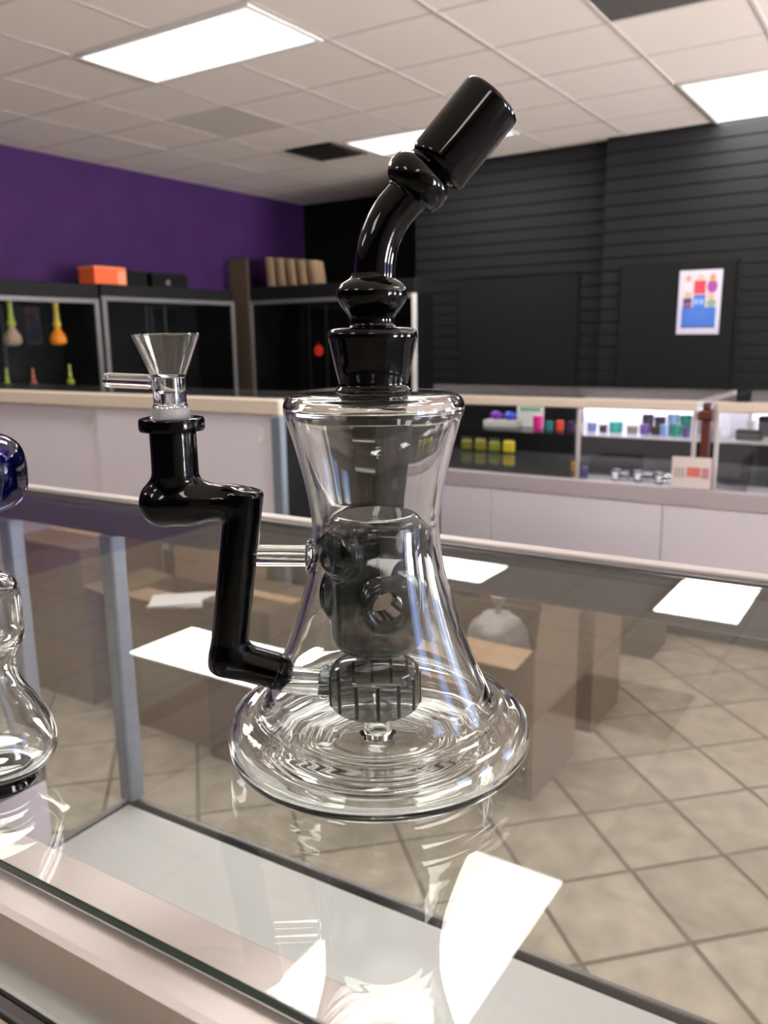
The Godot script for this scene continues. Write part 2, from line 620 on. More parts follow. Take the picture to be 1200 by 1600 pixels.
func back_cases() -> void:
	tower("wide black tall case with colourful glass pipes at the far left", Vector3(-5.5, 0, -3.25), 90.0, 2.28, 0.5, 1.597, 1.705, [M.alu_case, M.alu_case], [0.6])
	tower("empty black tall case against the purple wall", Vector3(-5.5, 0, -5.17), 90.0, 1.50, 0.5, 1.622, 1.715, [M.alu_case, M.alu_case], [0.1, 0.32])
	tower("black tall case with a white right frame post by the back wall", Vector3(-4.79, 0, -6.4), 0.0, 1.94, 0.55, 1.650, 1.776, [M.alu_case, M.white_metal], [-0.62, -0.40, 0.07])
	hand_glass("yellow-green glass pipe high at the far left of the case", Vector3(-5.75, 1.247, -3.78), 0.33, s8(150, 130, 110), s8(150, 160, 50))
	hand_glass("yellow and orange glass pipe high in the tall case", Vector3(-5.75, 1.247, -4.17), 0.32, s8(220, 130, 30), s8(200, 180, 60))
	hand_glass("small lime glass pipe low at the far left of the case", Vector3(-5.75, 0.937, -3.70), 0.15, s8(170, 180, 70), s8(160, 190, 90))
	hand_glass("small reddish glass pipe low in the tall case", Vector3(-5.75, 0.937, -3.92), 0.14, s8(170, 90, 70), s8(180, 110, 90))
	hand_glass("small yellow-green glass pipe low near the case's right side", Vector3(-5.75, 0.937, -4.25), 0.16, s8(150, 160, 50), s8(190, 200, 90))
	# red ornament behind the third case's glass
	var o := thing("red_ornament", "bright red round ornament hanging inside the third tall case", "ornament", Vector3(-4.99, 1.10, -6.52))
	var red := mat(s8(225, 45, 35), 0.5)
	var st := st_new()
	for k in 10:
		var a := TAU * k / 10.0
		add_lathe(st, mm([0, -4, 12, -3, 15, 0, 12, 3, 0, 4]), 14, Transform3D(Basis(Vector3.RIGHT, PI / 2), Vector3(sin(a) * 0.042, 0.06 + cos(a) * 0.042, 0)))
	obj("petals", st.commit(), red, o)
	obj("centre", lathe(mm([0, -8, 34, -6, 40, 0, 34, 6, 0, 8]), 28, Transform3D(Basis(Vector3.RIGHT, PI / 2), Vector3(0, 0.06, 0))), red, o)
	box_at("cord", Vector3(-0.0015, 0.118, -0.0015), Vector3(0.0015, 0.138, 0.0015), red, o, 0.0)
	# boxes on top
	var b := thing("orange_box", "orange cardboard box with pale lid edge on the first tall case", "box", Vector3(-5.68, 1.7155, -4.585), 90.0)
	box_at("carton", Vector3(-0.155, 0, -0.1), Vector3(0.155, 0.12, 0.1), mat(s8(220, 92, 40), 0.6), b, 0.004)
	box_at("lid", Vector3(-0.157, 0.1205, -0.102), Vector3(0.157, 0.142, 0.102), mat(s8(225, 120, 75), 0.6), b, 0.004)
	box_at("end_label", Vector3(0.07, 0.004, 0.1003), Vector3(0.155, 0.116, 0.1012), mat(s8(232, 140, 105), 0.6), b, 0.0)
	var c := thing("black_box", "plain black box beside the orange box on the tall cases", "box", Vector3(-5.68, 1.7155, -4.86), 90.0)
	box_at("carton", Vector3(-0.10, 0, -0.1), Vector3(0.10, 0.10, 0.1), M.blackcase, c, 0.004)
	box_at("lid", Vector3(-0.102, 0.1005, -0.102), Vector3(0.102, 0.125, 0.102), M.blackpaint, c, 0.004)
	var d := thing("black_box", "black box with a small grey emblem on the second tall case", "box", Vector3(-5.68, 1.7155, -5.22), 90.0)
	box_at("carton", Vector3(-0.20, 0, -0.1), Vector3(0.20, 0.10, 0.1), M.blackcase, d, 0.004)
	box_at("lid", Vector3(-0.202, 0.1005, -0.102), Vector3(0.202, 0.125, 0.102), M.blackpaint, d, 0.004)
	st = st_new()
	for k in 7:
		var a := (k - 3) * 0.42
		var l := 0.034 - 0.004 * absf(k - 3)
		add_box(st, Vector3(-0.03 + sin(a) * l * 0.6, 0.036 + cos(a) * l * 0.6, 0.1008), Vector3(0.007, l, 0.001), 0.0, Basis(Vector3.BACK, -a))
	add_box(st, Vector3(-0.03, 0.028, 0.1008), Vector3(0.06, 0.005, 0.001))
	part_label(obj("emblem", st.commit(), mat(s8(120, 120, 118), 0.6), d), "grey fan-shaped emblem")
	# flattened cardboard
	var s := thing("cardboard_sheet", "tall flat cardboard sheet leaning between the tall cases", "cardboard", Vector3(-5.835, 0, -6.365), 0.0)
	box_at("sheet", Vector3(-0.12, 0, -0.012), Vector3(0.12, 2.06, 0.0), M.card_dark, s, 0.003)
	box_at("sheet", Vector3(-0.12, 0, 0.0005), Vector3(0.12, 2.02, 0.010), M.card_dark, s, 0.003)
	for k in 5:
		var f := thing("flattened_carton", ["leftmost flattened carton standing on the third tall case", "second flattened carton from the left on the third case", "third flattened carton from the left on the third case", "fourth flattened carton from the left on the third case", "rightmost flattened carton standing on the third tall case"][k], "cardboard", Vector3(-5.56 + 0.12 * k, 1.7765, -6.55 - 0.02 * k), 12.0, "flattened cartons on the third tall case")
		f.rotation_degrees.z = 4.0 + k
		var hh := 0.30 - 0.012 * k
		box_at("layer", Vector3(-0.055, 0.012, -0.20), Vector3(-0.02, hh, 0.0), M.card, f, 0.003)
		box_at("layer", Vector3(-0.018, 0.010, -0.20), Vector3(0.02, hh - 0.01, 0.0), M.card_pale, f, 0.003)

# ---------------------------------------------------------------- cartons in the aisle
func flap(t: Node3D, edge: Vector3, along_x: bool, length: float, width: float, tilt: float, m: Material) -> void:
	# hinged at the middle of an upper edge; tilt 0 lies flat outwards, 90 stands up
	var f := obj("flap", box(Vector3(length, 0.005, width), 0.0015, Vector3(0, 0, width * 0.5)), m, t, edge)
	if along_x:
		f.rotation_degrees = Vector3(-tilt, 0, 0)
	else:
		f.rotation_degrees = Vector3(-tilt, 90, 0)

func carton(label: String, at: Vector3, turn: float, s: Vector3, m: Material, opened := true) -> Node3D:
	var t := thing("cardboard_box", label, "cardboard box", at, turn, "")
	var st := st_new()
	var w := 0.006
	add_box(st, Vector3(0, w / 2 + 0.001, 0), Vector3(s.x - 2 * w, w, s.z - 2 * w))
	for e in [-1.0, 1.0]:
		add_box(st, Vector3(e * (s.x - w) / 2, s.y / 2, 0), Vector3(w, s.y, s.z), 0.0015)
		add_box(st, Vector3(0, s.y / 2, e * (s.z - w) / 2), Vector3(s.x - 2 * w, s.y, w), 0.0015)
	obj("carton", st.commit(), m, t)
	if not opened:
		box_at("flap", Vector3(-s.x / 2, s.y + 0.0005, 0.001), Vector3(s.x / 2, s.y + 0.006, s.z / 2), m, t, 0.0015)
		box_at("flap", Vector3(-s.x / 2, s.y + 0.0005, -s.z / 2), Vector3(s.x / 2, s.y + 0.006, -0.001), m, t, 0.0015)
		part_label(box_at("tape", Vector3(-s.x / 2, s.y + 0.0063, -0.024), Vector3(s.x / 2, s.y + 0.0068, 0.024), mat(s8(170, 140, 105), 0.25), t, 0.0), "shiny packing tape")
	return t

func cartons() -> void:
	var a := carton("large open cardboard box with a raised side flap right behind the tall pipe", Vector3(-1.125, 0, -2.11), 0.0, Vector3(0.65, 0.44, 0.33), M.card)
	flap(a, Vector3(0.325, 0.44, 0), false, 0.33, 0.16, 84.0, M.card)
	flap(a, Vector3(0, 0.44, 0.165), true, 0.64, 0.12, -6.0, M.card_pale)
	var bag := thing("plastic_bag", "crumpled grey plastic bag stuffed in the large open box", "bag", Vector3(-0.98, 0.30, -2.10))
	var nz := FastNoiseLite.new()
	nz.seed = 9
	nz.frequency = 14.0
	var bagf := func(p: Vector3) -> float:
		var q := p - Vector3(0, 0.09, 0)
		return (Vector3(q.x, q.y * 1.1, q.z * 1.2).length() - 0.095 + 0.014 * nz.get_noise_3dv(p)) * 0.8
	obj("bag_body", nets(Vector3(-0.13, -0.02, -0.12), Vector3(0.13, 0.2, 0.12), 0.008, bagf), M.bag, bag)
	obj("bag_knot", lathe(spline(mm([0, 160, 12, 165, 8, 185, 16, 205, 24, 222]), 4) + mm([0, 215]), 20), M.bag, bag)
	var b := carton("closed tan cardboard box behind the large open one", Vector3(-1.0, 0, -2.565), 0.0, Vector3(0.40, 0.47, 0.28), M.card, false)
	box_at("print_mark", Vector3(0.2003, 0.32, 0.04), Vector3(0.2009, 0.40, 0.06), mat(s8(100, 78, 60), 0.8), b, 0.0)
	carton("low dark brown box farthest along the row of boxes", Vector3(-0.95, 0, -3.26), 0.0, Vector3(0.28, 0.24, 0.22), M.card_dark, false)
	var g := carton("open cardboard box with folded flaps and white paper by the white counter", Vector3(-1.99, 0, -1.85), 0.0, Vector3(0.44, 0.43, 0.29), M.card)
	flap(g, Vector3(0, 0.43, -0.145), true, 0.43, 0.12, 92.0, M.card_pale)
	flap(g, Vector3(-0.22, 0.43, 0), false, 0.28, 0.14, 175.0, M.card)
	flap(g, Vector3(-0.02, 0.435, 0.02), true, 0.30, 0.12, 4.0, M.card_pale)
	var pp := thing("paper_stack", "white papers lying on the open box's inner flap", "paper", Vector3(-1.90, 0.452, -1.745), 32.0)
	for k in 3:
		var sh := box_at("sheet", Vector3(-0.10, 0.004 * k, -0.06), Vector3(0.10, 0.004 * k + 0.0025, 0.06), M.paper, pp, 0.0005)
		sh.rotation_degrees.y = 5.0 * k
	carton("tall brown box left of the open box with papers", Vector3(-2.56, 0, -1.90), 0.0, Vector3(0.40, 0.56, 0.36), M.card, false)
	carton("narrow brown box standing right of the open box with papers", Vector3(-1.61, 0, -1.80), 0.0, Vector3(0.26, 0.50, 0.26), M.card_dark, false)
	var f := thing("cardboard_sheet", "flat cardboard sheets leaning on the white counter behind the open box", "cardboard", Vector3(-2.02, 0, -2.03))
	for k in 3:
		box_at("sheet", Vector3(-0.24 - 0.02 * k, 0, -0.03 + 0.012 * k), Vector3(0.24 - 0.03 * k, 0.57 - 0.03 * k, -0.022 + 0.012 * k), [M.card_dark, M.card, M.card_dark][k], f, 0.002)

# ---------------------------------------------------------------- the room
const X0 := -6.05
const X1 := 4.2
const Z0 := -7.7
const Z1 := 5.0
const CEIL := 2.74

func in_view(p: Vector3, m: float) -> bool:
	var q := cam.transform.affine_inverse() * p
	if q.z > -0.05:
		return false
	var u := 600.0 - 1294.0 * q.x / q.z
	var v := 800.0 + 1294.0 * q.y / q.z
	return u > -m and u < 1200.0 + m and v > -m and v < 1600.0 + m

func ceiling_lamp(x0: float, x1: float, z0: float, z1: float, label: String) -> void:
	var c := Vector3((x0 + x1) * 0.5, CEIL, (z0 + z1) * 0.5)
	var w := x1 - x0 - 0.03
	var d := z1 - z0 - 0.03
	var t := thing("ceiling_light", label, "ceiling light", c)
	var st := st_new()
	var e := 0.026
	for s in [-1.0, 1.0]:
		add_box(st, Vector3(s * (w - e) / 2, -0.006, 0), Vector3(e, 0.012, d), 0.003)
		add_box(st, Vector3(0, -0.006, s * (d - e) / 2), Vector3(w - 2 * e, 0.012, e), 0.003)
	obj("trim_frame", st.commit(), M.white_metal, t)
	obj("light_diffuser", box(Vector3(w - 2 * e - 0.001, 0.008, d - 2 * e - 0.001), 0.001), M.lamp, t, Vector3(0, -0.002, 0))
	var a := AreaLight3D.new()
	a.name = numbered("ceiling_lamp_light")
	a.area_size = Vector2(w - 2 * e, d - 2 * e)
	a.area_normalize_energy = false
	a.light_energy = LAMP_ENERGY
	a.light_color = Color(1.0, 0.985, 0.965)
	a.shadow_enabled = true
	a.position = c + Vector3(0, -0.014, 0)
	a.rotation_degrees.x = -90.0
	add_child(a)

func room() -> void:
	# floor: grout slab, tiles laid on the diagonal
	var slab := struct("floor", box(Vector3(X1 - X0 + 0.4, 0.2, Z1 - Z0 + 0.4), 0.0, Vector3(0, -0.1, 0)), M.grout, Vector3((X0 + X1) / 2, -0.0035, (Z0 + Z1) / 2))
	var ga := deg_to_rad(45.9)
	var ua := Vector3(-sin(ga), 0, -cos(ga))
	var ub := Vector3(cos(ga), 0, -sin(ga))
	var org := Vector3(-0.481, 0, -1.7925)
	var pitch := 0.2515
	var bas := Basis(ub, Vector3.UP, -ua)
	var tm := box(Vector3(pitch - 0.011, 0.010, pitch - 0.011), 0.0012, Vector3(0, -0.005, 0))
	var rest := st_new()
	var n_tile := 0
	for i in range(-40, 41):
		for j in range(-40, 41):
			var c := org + ua * pitch * (i + 0.5) + ub * pitch * (j + 0.5)
			if c.x < X0 + 0.02 or c.x > X1 - 0.02 or c.z < Z0 + 0.02 or c.z > Z1 - 0.02:
				continue
			var see := in_view(c, 60.0) and c.z < -0.4 and c.z > -3.75 and c.x > -2.9 and n_tile < 290
			if see:
				var o := obj("floor_tile", tm, M.tile[rng.randi() % 3], slab, c + Vector3(0, rng.randf() * 0.0006, 0) - slab.position)
				o.basis = bas
				n_tile += 1
			else:
				add_box(rest, c + Vector3(0, -0.005, 0) - slab.position, Vector3(pitch - 0.011, 0.010, pitch - 0.011), 0.0, bas)
	var ro := obj("floor_tiles", rest.commit(), M.tile[0], slab)
	ro.set_meta("kind", "stuff")
	# ceiling: slab, T-bars, panels
	var cl := struct("ceiling", box(Vector3(X1 - X0 + 0.4, 0.2, Z1 - Z0 + 0.4), 0.0, Vector3(0, 0.1, 0)), M.grid, Vector3((X0 + X1) / 2, CEIL + 0.012, (Z0 + Z1) / 2))
	var px := 0.622
	var pz := 0.602
	var lamps := [
		[-3.956, -2.712, -3.697, -3.095, "bright ceiling light panel at the top left, nearest in view"],
		[-3.956, -2.712, -6.105, -5.503, "ceiling light panel half hidden behind the black mouthpiece"],
		[-1.468, -0.846, -6.707, -5.503, "ceiling light panel at the right touching the black slat wall"],
		[-1.468, -0.846, -2.493, -1.289, "ceiling light panel mirrored in the counter glass beside the pipe's reflection"],
		[-3.956, -2.712, -1.891, -1.289, "ceiling light panel mirrored in the counter glass at the left edge"],
		[1.020, 1.642, -2.493, -1.289, "ceiling light panel overhead to the right of the camera"],
		[1.020, 1.642, -6.707, -5.503, "ceiling light panel by the slat wall beyond the right edge"],
		[-1.468, -0.846, 1.721, 2.925, "ceiling light panel behind the camera nearer the purple wall"],
		[1.020, 1.642, 1.721, 2.925, "ceiling light panel behind the camera nearer the right wall"],
		[-3.956, -2.712, 1.119, 1.721, "ceiling light panel behind the camera beside the purple wall"],
	]
	var tile_m := box(Vector3(px - 0.022, 0.012, pz - 0.022), 0.002, Vector3.ZERO)
	var more := st_new()
	for i in range(-9, 11):
		for j in range(-7, 17):
			var c := Vector3(-1.468 + px * (i + 0.5), CEIL + 0.004, -4.299 + pz * (j + 0.5))
			if c.x < X0 - 0.2 or c.x > X1 or c.z < Z0 or c.z > Z1:
				continue
			var lit := false
			for l in lamps:
				if c.x > l[0] and c.x < l[1] and c.z > l[2] and c.z < l[3]:
					lit = true
			if lit:
				continue
			var hole := i == 0 and j == 0
			var dim := (c - Vector3(-4.25, CEIL, -4.55)).length() < 0.2
			if in_view(c, 160.0):
				var o := obj("ceiling_tile", tile_m, M.ceil_hole if hole else M.ceil_dim if dim else M.ceil_tile, cl, c - cl.position)
				o.position.y += rng.randf_range(-0.0006, 0.0006)
				if hole:
					part_label(o, "dark grey ceiling tile")
			else:
				add_box(more, c - cl.position, Vector3(px - 0.022, 0.012, pz - 0.022))
	obj("ceiling_tiles", more.commit(), M.ceil_tile, cl).set_meta("kind", "stuff")
	for i in range(-8, 11):
		var x := -1.468 + px * i
		if x > X0 and x < X1:
			obj("ceiling_bar", box(Vector3(0.026, 0.010, Z1 - Z0), 0.0015), M.grid, cl, Vector3(x, CEIL + 0.001, (Z0 + Z1) / 2) - cl.position)
	for j in range(-6, 16):
		var z := -4.299 + pz * j
		if z > Z0 and z < Z1:
			obj("ceiling_bar", box(Vector3(X1 - X0, 0.009, 0.022), 0.0015), M.grid, cl, Vector3((X0 + X1) / 2, CEIL + 0.002, z) - cl.position)
	for l in lamps:
		ceiling_lamp(l[0], l[1], l[2], l[3], l[4])
	var v := thing("ceiling_vent", "dark slotted ceiling air vent beside the half hidden light", "vent", Vector3(-4.215, CEIL - 0.0045, -5.69))
	box_at("backing", Vector3(-0.21, -0.004, -0.24), Vector3(0.21, 0.0, 0.24), M.blackcase, v)
	for k in 9:
		var sl := obj("slat", box(Vector3(0.40, 0.004, 0.030), 0.001), M.vent, v, Vector3(0, -0.012, -0.208 + 0.052 * k))
		sl.rotation_degrees.x = 32.0
	for s in [-1.0, 1.0]:
		box_at("frame", Vector3(s * 0.22 - 0.012, -0.016, -0.24), Vector3(s * 0.22 + 0.012, -0.0045, 0.24), M.vent, v)
	# walls
	struct("wall_left", box(Vector3(0.2, CEIL, Z1 - Z0 + 0.4), 0.0, Vector3(0, CEIL / 2, 0)), M.purple, Vector3(X0 - 0.1, 0, (Z0 + Z1) / 2))
	struct("wall_back", box(Vector3(X1 - X0, CEIL, 0.2), 0.0, Vector3(0, CEIL / 2, 0)), M.blackcase, Vector3((X0 + X1) / 2, 0, Z0 - 0.1))
	# slat wall, in two planes with a step between
	for q in [[-4.0, -2.236, -6.70], [-2.236, X1, -6.60]]:
		var x0: float = q[0]
		var x1: float = q[1]
		var zf: float = q[2]
		var wl := struct("wall_slat", box(Vector3(x1 - x0, CEIL, zf - Z0 - 0.012), 0.0, Vector3(0, CEIL / 2, 0)), M.panel_black, Vector3((x0 + x1) / 2, 0, (zf - 0.012 + Z0) / 2))
		var y := 0.02
		var sm := box(Vector3(x1 - x0 - 0.002, 0.088, 0.012), 0.0035, Vector3(0, 0.044, 0))
		while y + 0.088 < CEIL:
			obj("slat", sm, M.slat, wl, Vector3(0, y, zf - 0.006) - Vector3(0, 0, wl.position.z))
			y += 0.0965
	var pb := thing("wall_panel", "plain black board fixed over the slats at the left", "board", Vector3(-3.0, 0.30, -6.678))
	box_at("board", Vector3(-0.55, 0, -0.018), Vector3(0.55, 1.46, 0.0), M.panel_black, pb, 0.004)
	box_at("edge_strip", Vector3(-0.55, 1.4605, -0.018), Vector3(0.55, 1.475, 0.006), M.blackcase, pb, 0.002)
	var pc := thing("wall_panel", "plain black board fixed over the slats behind the poster", "board", Vector3(-1.655, 0.30, -6.578))
	box_at("board", Vector3(-0.425, 0, -0.018), Vector3(0.425, 1.49, 0.0), M.panel_black, pc, 0.004)
	box_at("edge_strip", Vector3(0.4255, 0.0, -0.018), Vector3(0.44, 1.49, 0.006), M.blackcase, pc, 0.002)
	poster()
	# street side on the right: shop windows and a glazed door
	var holes := [[-6.4, -4.4, 0.4, 2.5], [-2.6, -1.9, 0.4, 2.5], [-1.0, -0.1, 0.0, 2.3]]
	var wst := st_new()
	var z := Z0 - 0.2
	for h in holes:
		add_box(wst, Vector3(0, CEIL / 2, (z + h[0]) / 2), Vector3(0.2, CEIL, h[0] - z))
		if h[2] > 0.0:
			add_box(wst, Vector3(0, h[2] / 2, (h[0] + h[1]) / 2), Vector3(0.2, h[2], h[1] - h[0]))
		add_box(wst, Vector3(0, (CEIL + h[3]) / 2, (h[0] + h[1]) / 2), Vector3(0.2, CEIL - h[3], h[1] - h[0]))
		z = h[1]
	add_box(wst, Vector3(0, CEIL / 2, (z + Z1 + 0.2) / 2), Vector3(0.2, CEIL, Z1 + 0.2 - z))
	struct("wall_right", wst.commit(), M.wall_pale, Vector3(X1 + 0.1, 0, 0))
	struct("wall_front", box(Vector3(X1 - X0, CEIL, 0.2), 0.0, Vector3(0, CEIL / 2, 0)), M.wall_dark, Vector3((X0 + X1) / 2, 0, Z1 + 0.1))
	var n := 0
	for h in holes:
		var fst := st_new()
		var e := 0.05
		var wz: float = h[1] - h[0]
		var wy: float = h[3] - h[2]
		for s in [-1.0, 1.0]:
			add_box(fst, Vector3(0, wy / 2, s * (wz - e) / 2), Vector3(0.06, wy, e), 0.004)
			add_box(fst, Vector3(0, wy / 2 + s * (wy - e) / 2, 0), Vector3(0.06, e, wz - 2 * e), 0.004)
		if h[2] > 0.0:
			n += 1
		var wn := struct("door_1" if h[2] == 0.0 else "window_%d" % n, fst.commit(), M.alu, Vector3(X1 + 0.1, h[2], (h[0] + h[1]) / 2))
		obj("pane", box(Vector3(0.006, wy - 2 * e, wz - 2 * e), 0.0, Vector3(0, wy / 2, 0)), M.pane, wn)

func poster() -> void:
	var im := Image.create(96, 148, false, Image.FORMAT_RGB8)
	im.fill(s8(205, 200, 220))
	im.fill_rect(Rect2i(8, 8, 80, 78), s8(214, 198, 200))
	im.fill_rect(Rect2i(8, 86, 80, 46), s8(64, 112, 196))
	im.fill_rect(Rect2i(34, 56, 28, 32), s8(74, 116, 200))
	im.fill_rect(Rect2i(8, 132, 80, 3), s8(56, 48, 96))
	var blob := func(cx: int, cy: int, rx: int, ry: int, c: Color) -> void:
		for yy in range(cy - ry, cy + ry + 1):
			for xx in range(cx - rx, cx + rx + 1):
				if pow(float(xx - cx) / rx, 2) + pow(float(yy - cy) / ry, 2) <= 1.0 and xx >= 6 and xx < 90 and yy >= 6 and yy < 146:
					im.set_pixel(xx, yy, c)
	blob.call(20, 34, 10, 14, s8(226, 208, 214))
	blob.call(19, 17, 7, 8, s8(196, 150, 128))
	im.fill_rect(Rect2i(34, 22, 27, 32), s8(222, 64, 80))
	blob.call(48, 15, 8, 8, s8(220, 176, 158))
	blob.call(76, 36, 12, 16, s8(156, 70, 148))
	blob.call(76, 16, 7, 9, s8(196, 140, 96))
	im.fill_rect(Rect2i(10, 64, 20, 22), s8(66, 52, 96))
	blob.call(20, 56, 8, 8, s8(206, 170, 140))
	blob.call(20, 78, 9, 5, s8(150, 90, 120))
	blob.call(76, 76, 11, 10, s8(140, 158, 128))
	blob.call(74, 60, 8, 7, s8(216, 168, 158))
	im.fill_rect(Rect2i(37, 66, 9, 13), s8(150, 178, 232))
	im.fill_rect(Rect2i(49, 66, 9, 13), s8(150, 178, 232))
	for k in 4:
		im.fill_rect(Rect2i(20, 94 + 6 * k, 54 - 8 * (k % 2), 1), s8(100, 142, 214))
	var t := thing("wall_poster", "small poster of people over a blue block on the black wall", "poster", Vector3(-1.484, 1.262, -6.5765), 0.0)
	t.rotation_degrees.z = -0.6
	box_at("sheet", Vector3(-0.152, 0, 0), Vector3(0.152, 0.462, 0.003), M.poster_paper, t, 0.0006)
	var m := mat(Color.WHITE, 0.45)
	m.albedo_texture = ImageTexture.create_from_image(im)
	var st := st_new()
	var c := [Vector3(-0.145, 0.008, 0.0034), Vector3(0.145, 0.008, 0.0034), Vector3(0.145, 0.454, 0.0034), Vector3(-0.145, 0.454, 0.0034)]
	var uv := [Vector2(0, 1), Vector2(1, 1), Vector2(1, 0), Vector2(0, 0)]
	for k in [0, 2, 1, 0, 3, 2]:
		st.set_normal(Vector3.BACK)
		st.set_uv(uv[k])
		st.add_vertex(c[k])
	obj("print", st.commit(), m, t)

# ---------------------------------------------------------------- the glass water pipe
func water_pipe() -> void:
	var t := thing("glass_water_pipe", "tall clear glass water pipe with black neck and bent black mouthpiece on the counter", "water pipe", Vector3(-0.1919, 1.0703, -0.2871), 33.76)
	# clear body: one closed wall, outside first, then inside
	var outer := [Vector2(55.4, 21.9), Vector2(52.6, 23.0), Vector2(50.4, 25.6), Vector2(48.6, 29.5), Vector2(45.2, 37), Vector2(40, 49), Vector2(34.8, 64), Vector2(30.4, 79), Vector2(28.0, 92), Vector2(27.2, 102), Vector2(27.5, 109), Vector2(29.4, 121), Vector2(33.6, 138), Vector2(36.8, 149), Vector2(37.6, 152.6), Vector2(36.9, 155.6), Vector2(34.4, 157.8), Vector2(29, 158.5), Vector2(18, 158.5), Vector2(0, 158.5)]
	var inner := [Vector2(0, 155.4), Vector2(18, 155.2), Vector2(29, 154.9), Vector2(32.8, 153.4), Vector2(33.6, 150.4), Vector2(30.4, 138), Vector2(26.2, 121), Vector2(24.2, 109), Vector2(23.9, 102), Vector2(24.8, 92), Vector2(27.2, 79), Vector2(31.6, 64), Vector2(36.8, 49), Vector2(42.0, 37), Vector2(45.2, 29.6), Vector2(47.0, 24.8), Vector2(49.4, 21.0), Vector2(52.4, 19.0)]
	var foot := [Vector2(0, 0), Vector2(56, 0), Vector2(60.6, 0.3), Vector2(63.8, 1.4), Vector2(65.8, 3.6), Vector2(66.6, 7), Vector2(66.8, 11), Vector2(66.2, 14.6), Vector2(64.0, 18.4), Vector2(60.6, 20.9), Vector2(57.6, 21.7)]
	var inside := [Vector2(56.6, 18.5), Vector2(60.4, 17.0), Vector2(62.8, 14.0), Vector2(63.4, 10.4), Vector2(62.9, 6.8), Vector2(60.4, 4.4), Vector2(57.0, 3.8)]
	var prof := []
	for p in spline(foot.slice(1), 3):
		prof.append(p)
	prof.push_front(foot[0])
	for p in spline(outer.slice(0, 18), 4):
		prof.append(p)
	prof.append(Vector2(0, 158.5))
	var i0 := prof.size()
	for p in spline(inner.slice(1), 4):
		prof.append(p)
	for p in spline(inside, 3):
		prof.append(p)
	# ripples worked into the floor of the base, concentric
	var r := 55.5
	while r > 14.0:
		prof.append(Vector2(r, 3.7 + 0.2 * sin(r * 1.3 + 1.5 * sin(r * 0.4)) * smoothstep(54.0, 50.0, r) * smoothstep(16.0, 26.0, r)))
		r -= 0.6
	prof.append(Vector2(0, 3.6))
	prof.insert(i0, inner[0])
	var hand := FastNoiseLite.new()
	hand.seed = 4
	hand.frequency = 0.16
	for k in range(i0 + 1, prof.size()):
		var p: Vector2 = prof[k]
		if p.y > 22.0 and p.y < 153.0:
			prof[k] = Vector2(p.x + 0.13 * hand.get_noise_1d(p.y * 2.2), p.y)
	for k in prof.size():
		prof[k] *= MM
	part_label(obj("body", lathe(prof, 144), M.clear, t), "clear glass body flaring down to a round base")
	# black neck
	var neck := mm([0, 158.4, 14.4, 158.4, 15.6, 158.8, 15.9, 159.8, 14.6, 161.2, 14.2, 162.6, 15.0, 166, 16.2, 171, 17.8, 178.5, 18.4, 181.2, 18.0, 183.2, 16.4, 184.4, 13, 184.9, 10.2, 185.1, 9.2, 185.8, 9.0, 187.6, 9.4, 189.2, 10.7, 191.0, 12.7, 193.4, 14.0, 195.8, 14.4, 198, 14.0, 200.0, 12.6, 201.9, 10.6, 203.2, 9.0, 204.2, 8.3, 206, 0, 206.2])
	obj("neck_collar", lathe(spline(neck.slice(1, -1), 4) + [neck[-1]], 72), M.black_glass, t)
	var pts := spline([Vector3(0.9, 202, 0), Vector3(1.3, 206, 0), Vector3(1.8, 212, 0), Vector3(4.0, 220, 0), Vector3(8.2, 228, 0), Vector3(13.4, 234.0, 0), Vector3(18.4, 239.6, 0)], 5)
	var rad := []
	for k in pts.size():
		pts[k] *= MM
		rad.append(8.2 * MM)
	var st := st_new()
	add_sweep(st, pts, rad, 48)
	obj("bent_neck", st.commit(), M.black_glass, t)
	var ax := Vector3(0.655, 0.756, 0.0).normalized()
	var bead := mm([0, -8, 8.4, -8.0, 8.8, -6.8, 11.4, -5.4, 12.9, -2.8, 13.3, 0, 12.8, 2.9, 11.2, 5.0, 9.6, 5.8, 9.2, 7.4, 0, 7.4])
	obj("bead_ring", lathe(spline(bead.slice(1, -1), 3) + [bead[-1]], 64, along(Vector3(19.0, 240.9, 0) * MM, Vector3(19.0, 240.9, 0) * MM + ax)), M.black_glass, t)
	var mouth := mm([0, -1.5, 8.8, -1.5, 11.0, -0.9, 12.4, 0.6, 12.8, 2.4, 12.7, 16, 12.7, 31.0, 12.5, 32.4, 11.8, 33.1, 11.0, 33.0, 10.5, 32.2, 10.4, 30, 10.4, 3.0, 0, 2.6])
	obj("mouthpiece", lathe(mouth, 72, along(Vector3(26.3, 245.4, 0) * MM, Vector3(26.3, 245.4, 0) * MM + ax)), M.black_glass, t)
	# black side arm, blown in one piece
	var arm := func(p: Vector3) -> float:
		var q := p / MM
		var d := capsule(q, Vector3(-83.8, 143, 0), Vector3(-83.8, 126, 0), 9.6, 9.7)
		d = smin(d, capsule(q, Vector3(-89.2, 113.9, 0), Vector3(-79, 114.0, 0), 10.6, 9.4), 4.0)
		d = smin(d, capsule(q, Vector3(-79, 114, 0), Vector3(-58, 113.6, 0), 9.2, 6.6), 4.0)
		var a := Vector3(-54.9, 119.0, 0)
		var b := Vector3(-66.9, 37.4, 0)
		var u := (b - a).normalized()
		var s := (q - a).dot(u)
		var rr := (q - a - u * s).length()
		var dx := Vector2(rr - 6.0, absf(s - 41.2) - 39.2)
		var tube := Vector2(maxf(dx.x, 0), maxf(dx.y, 0)).length() + minf(maxf(dx.x, dx.y), 0) - 2.1
		d = smin(d, tube, 3.0)
		d = smin(d, capsule(q, Vector3(-65, 43.4, 0), Vector3(-45.5, 37.2, 0), 8.2, 8.2), 4.0)
		return maxf(d, q.y - 144.5) * MM
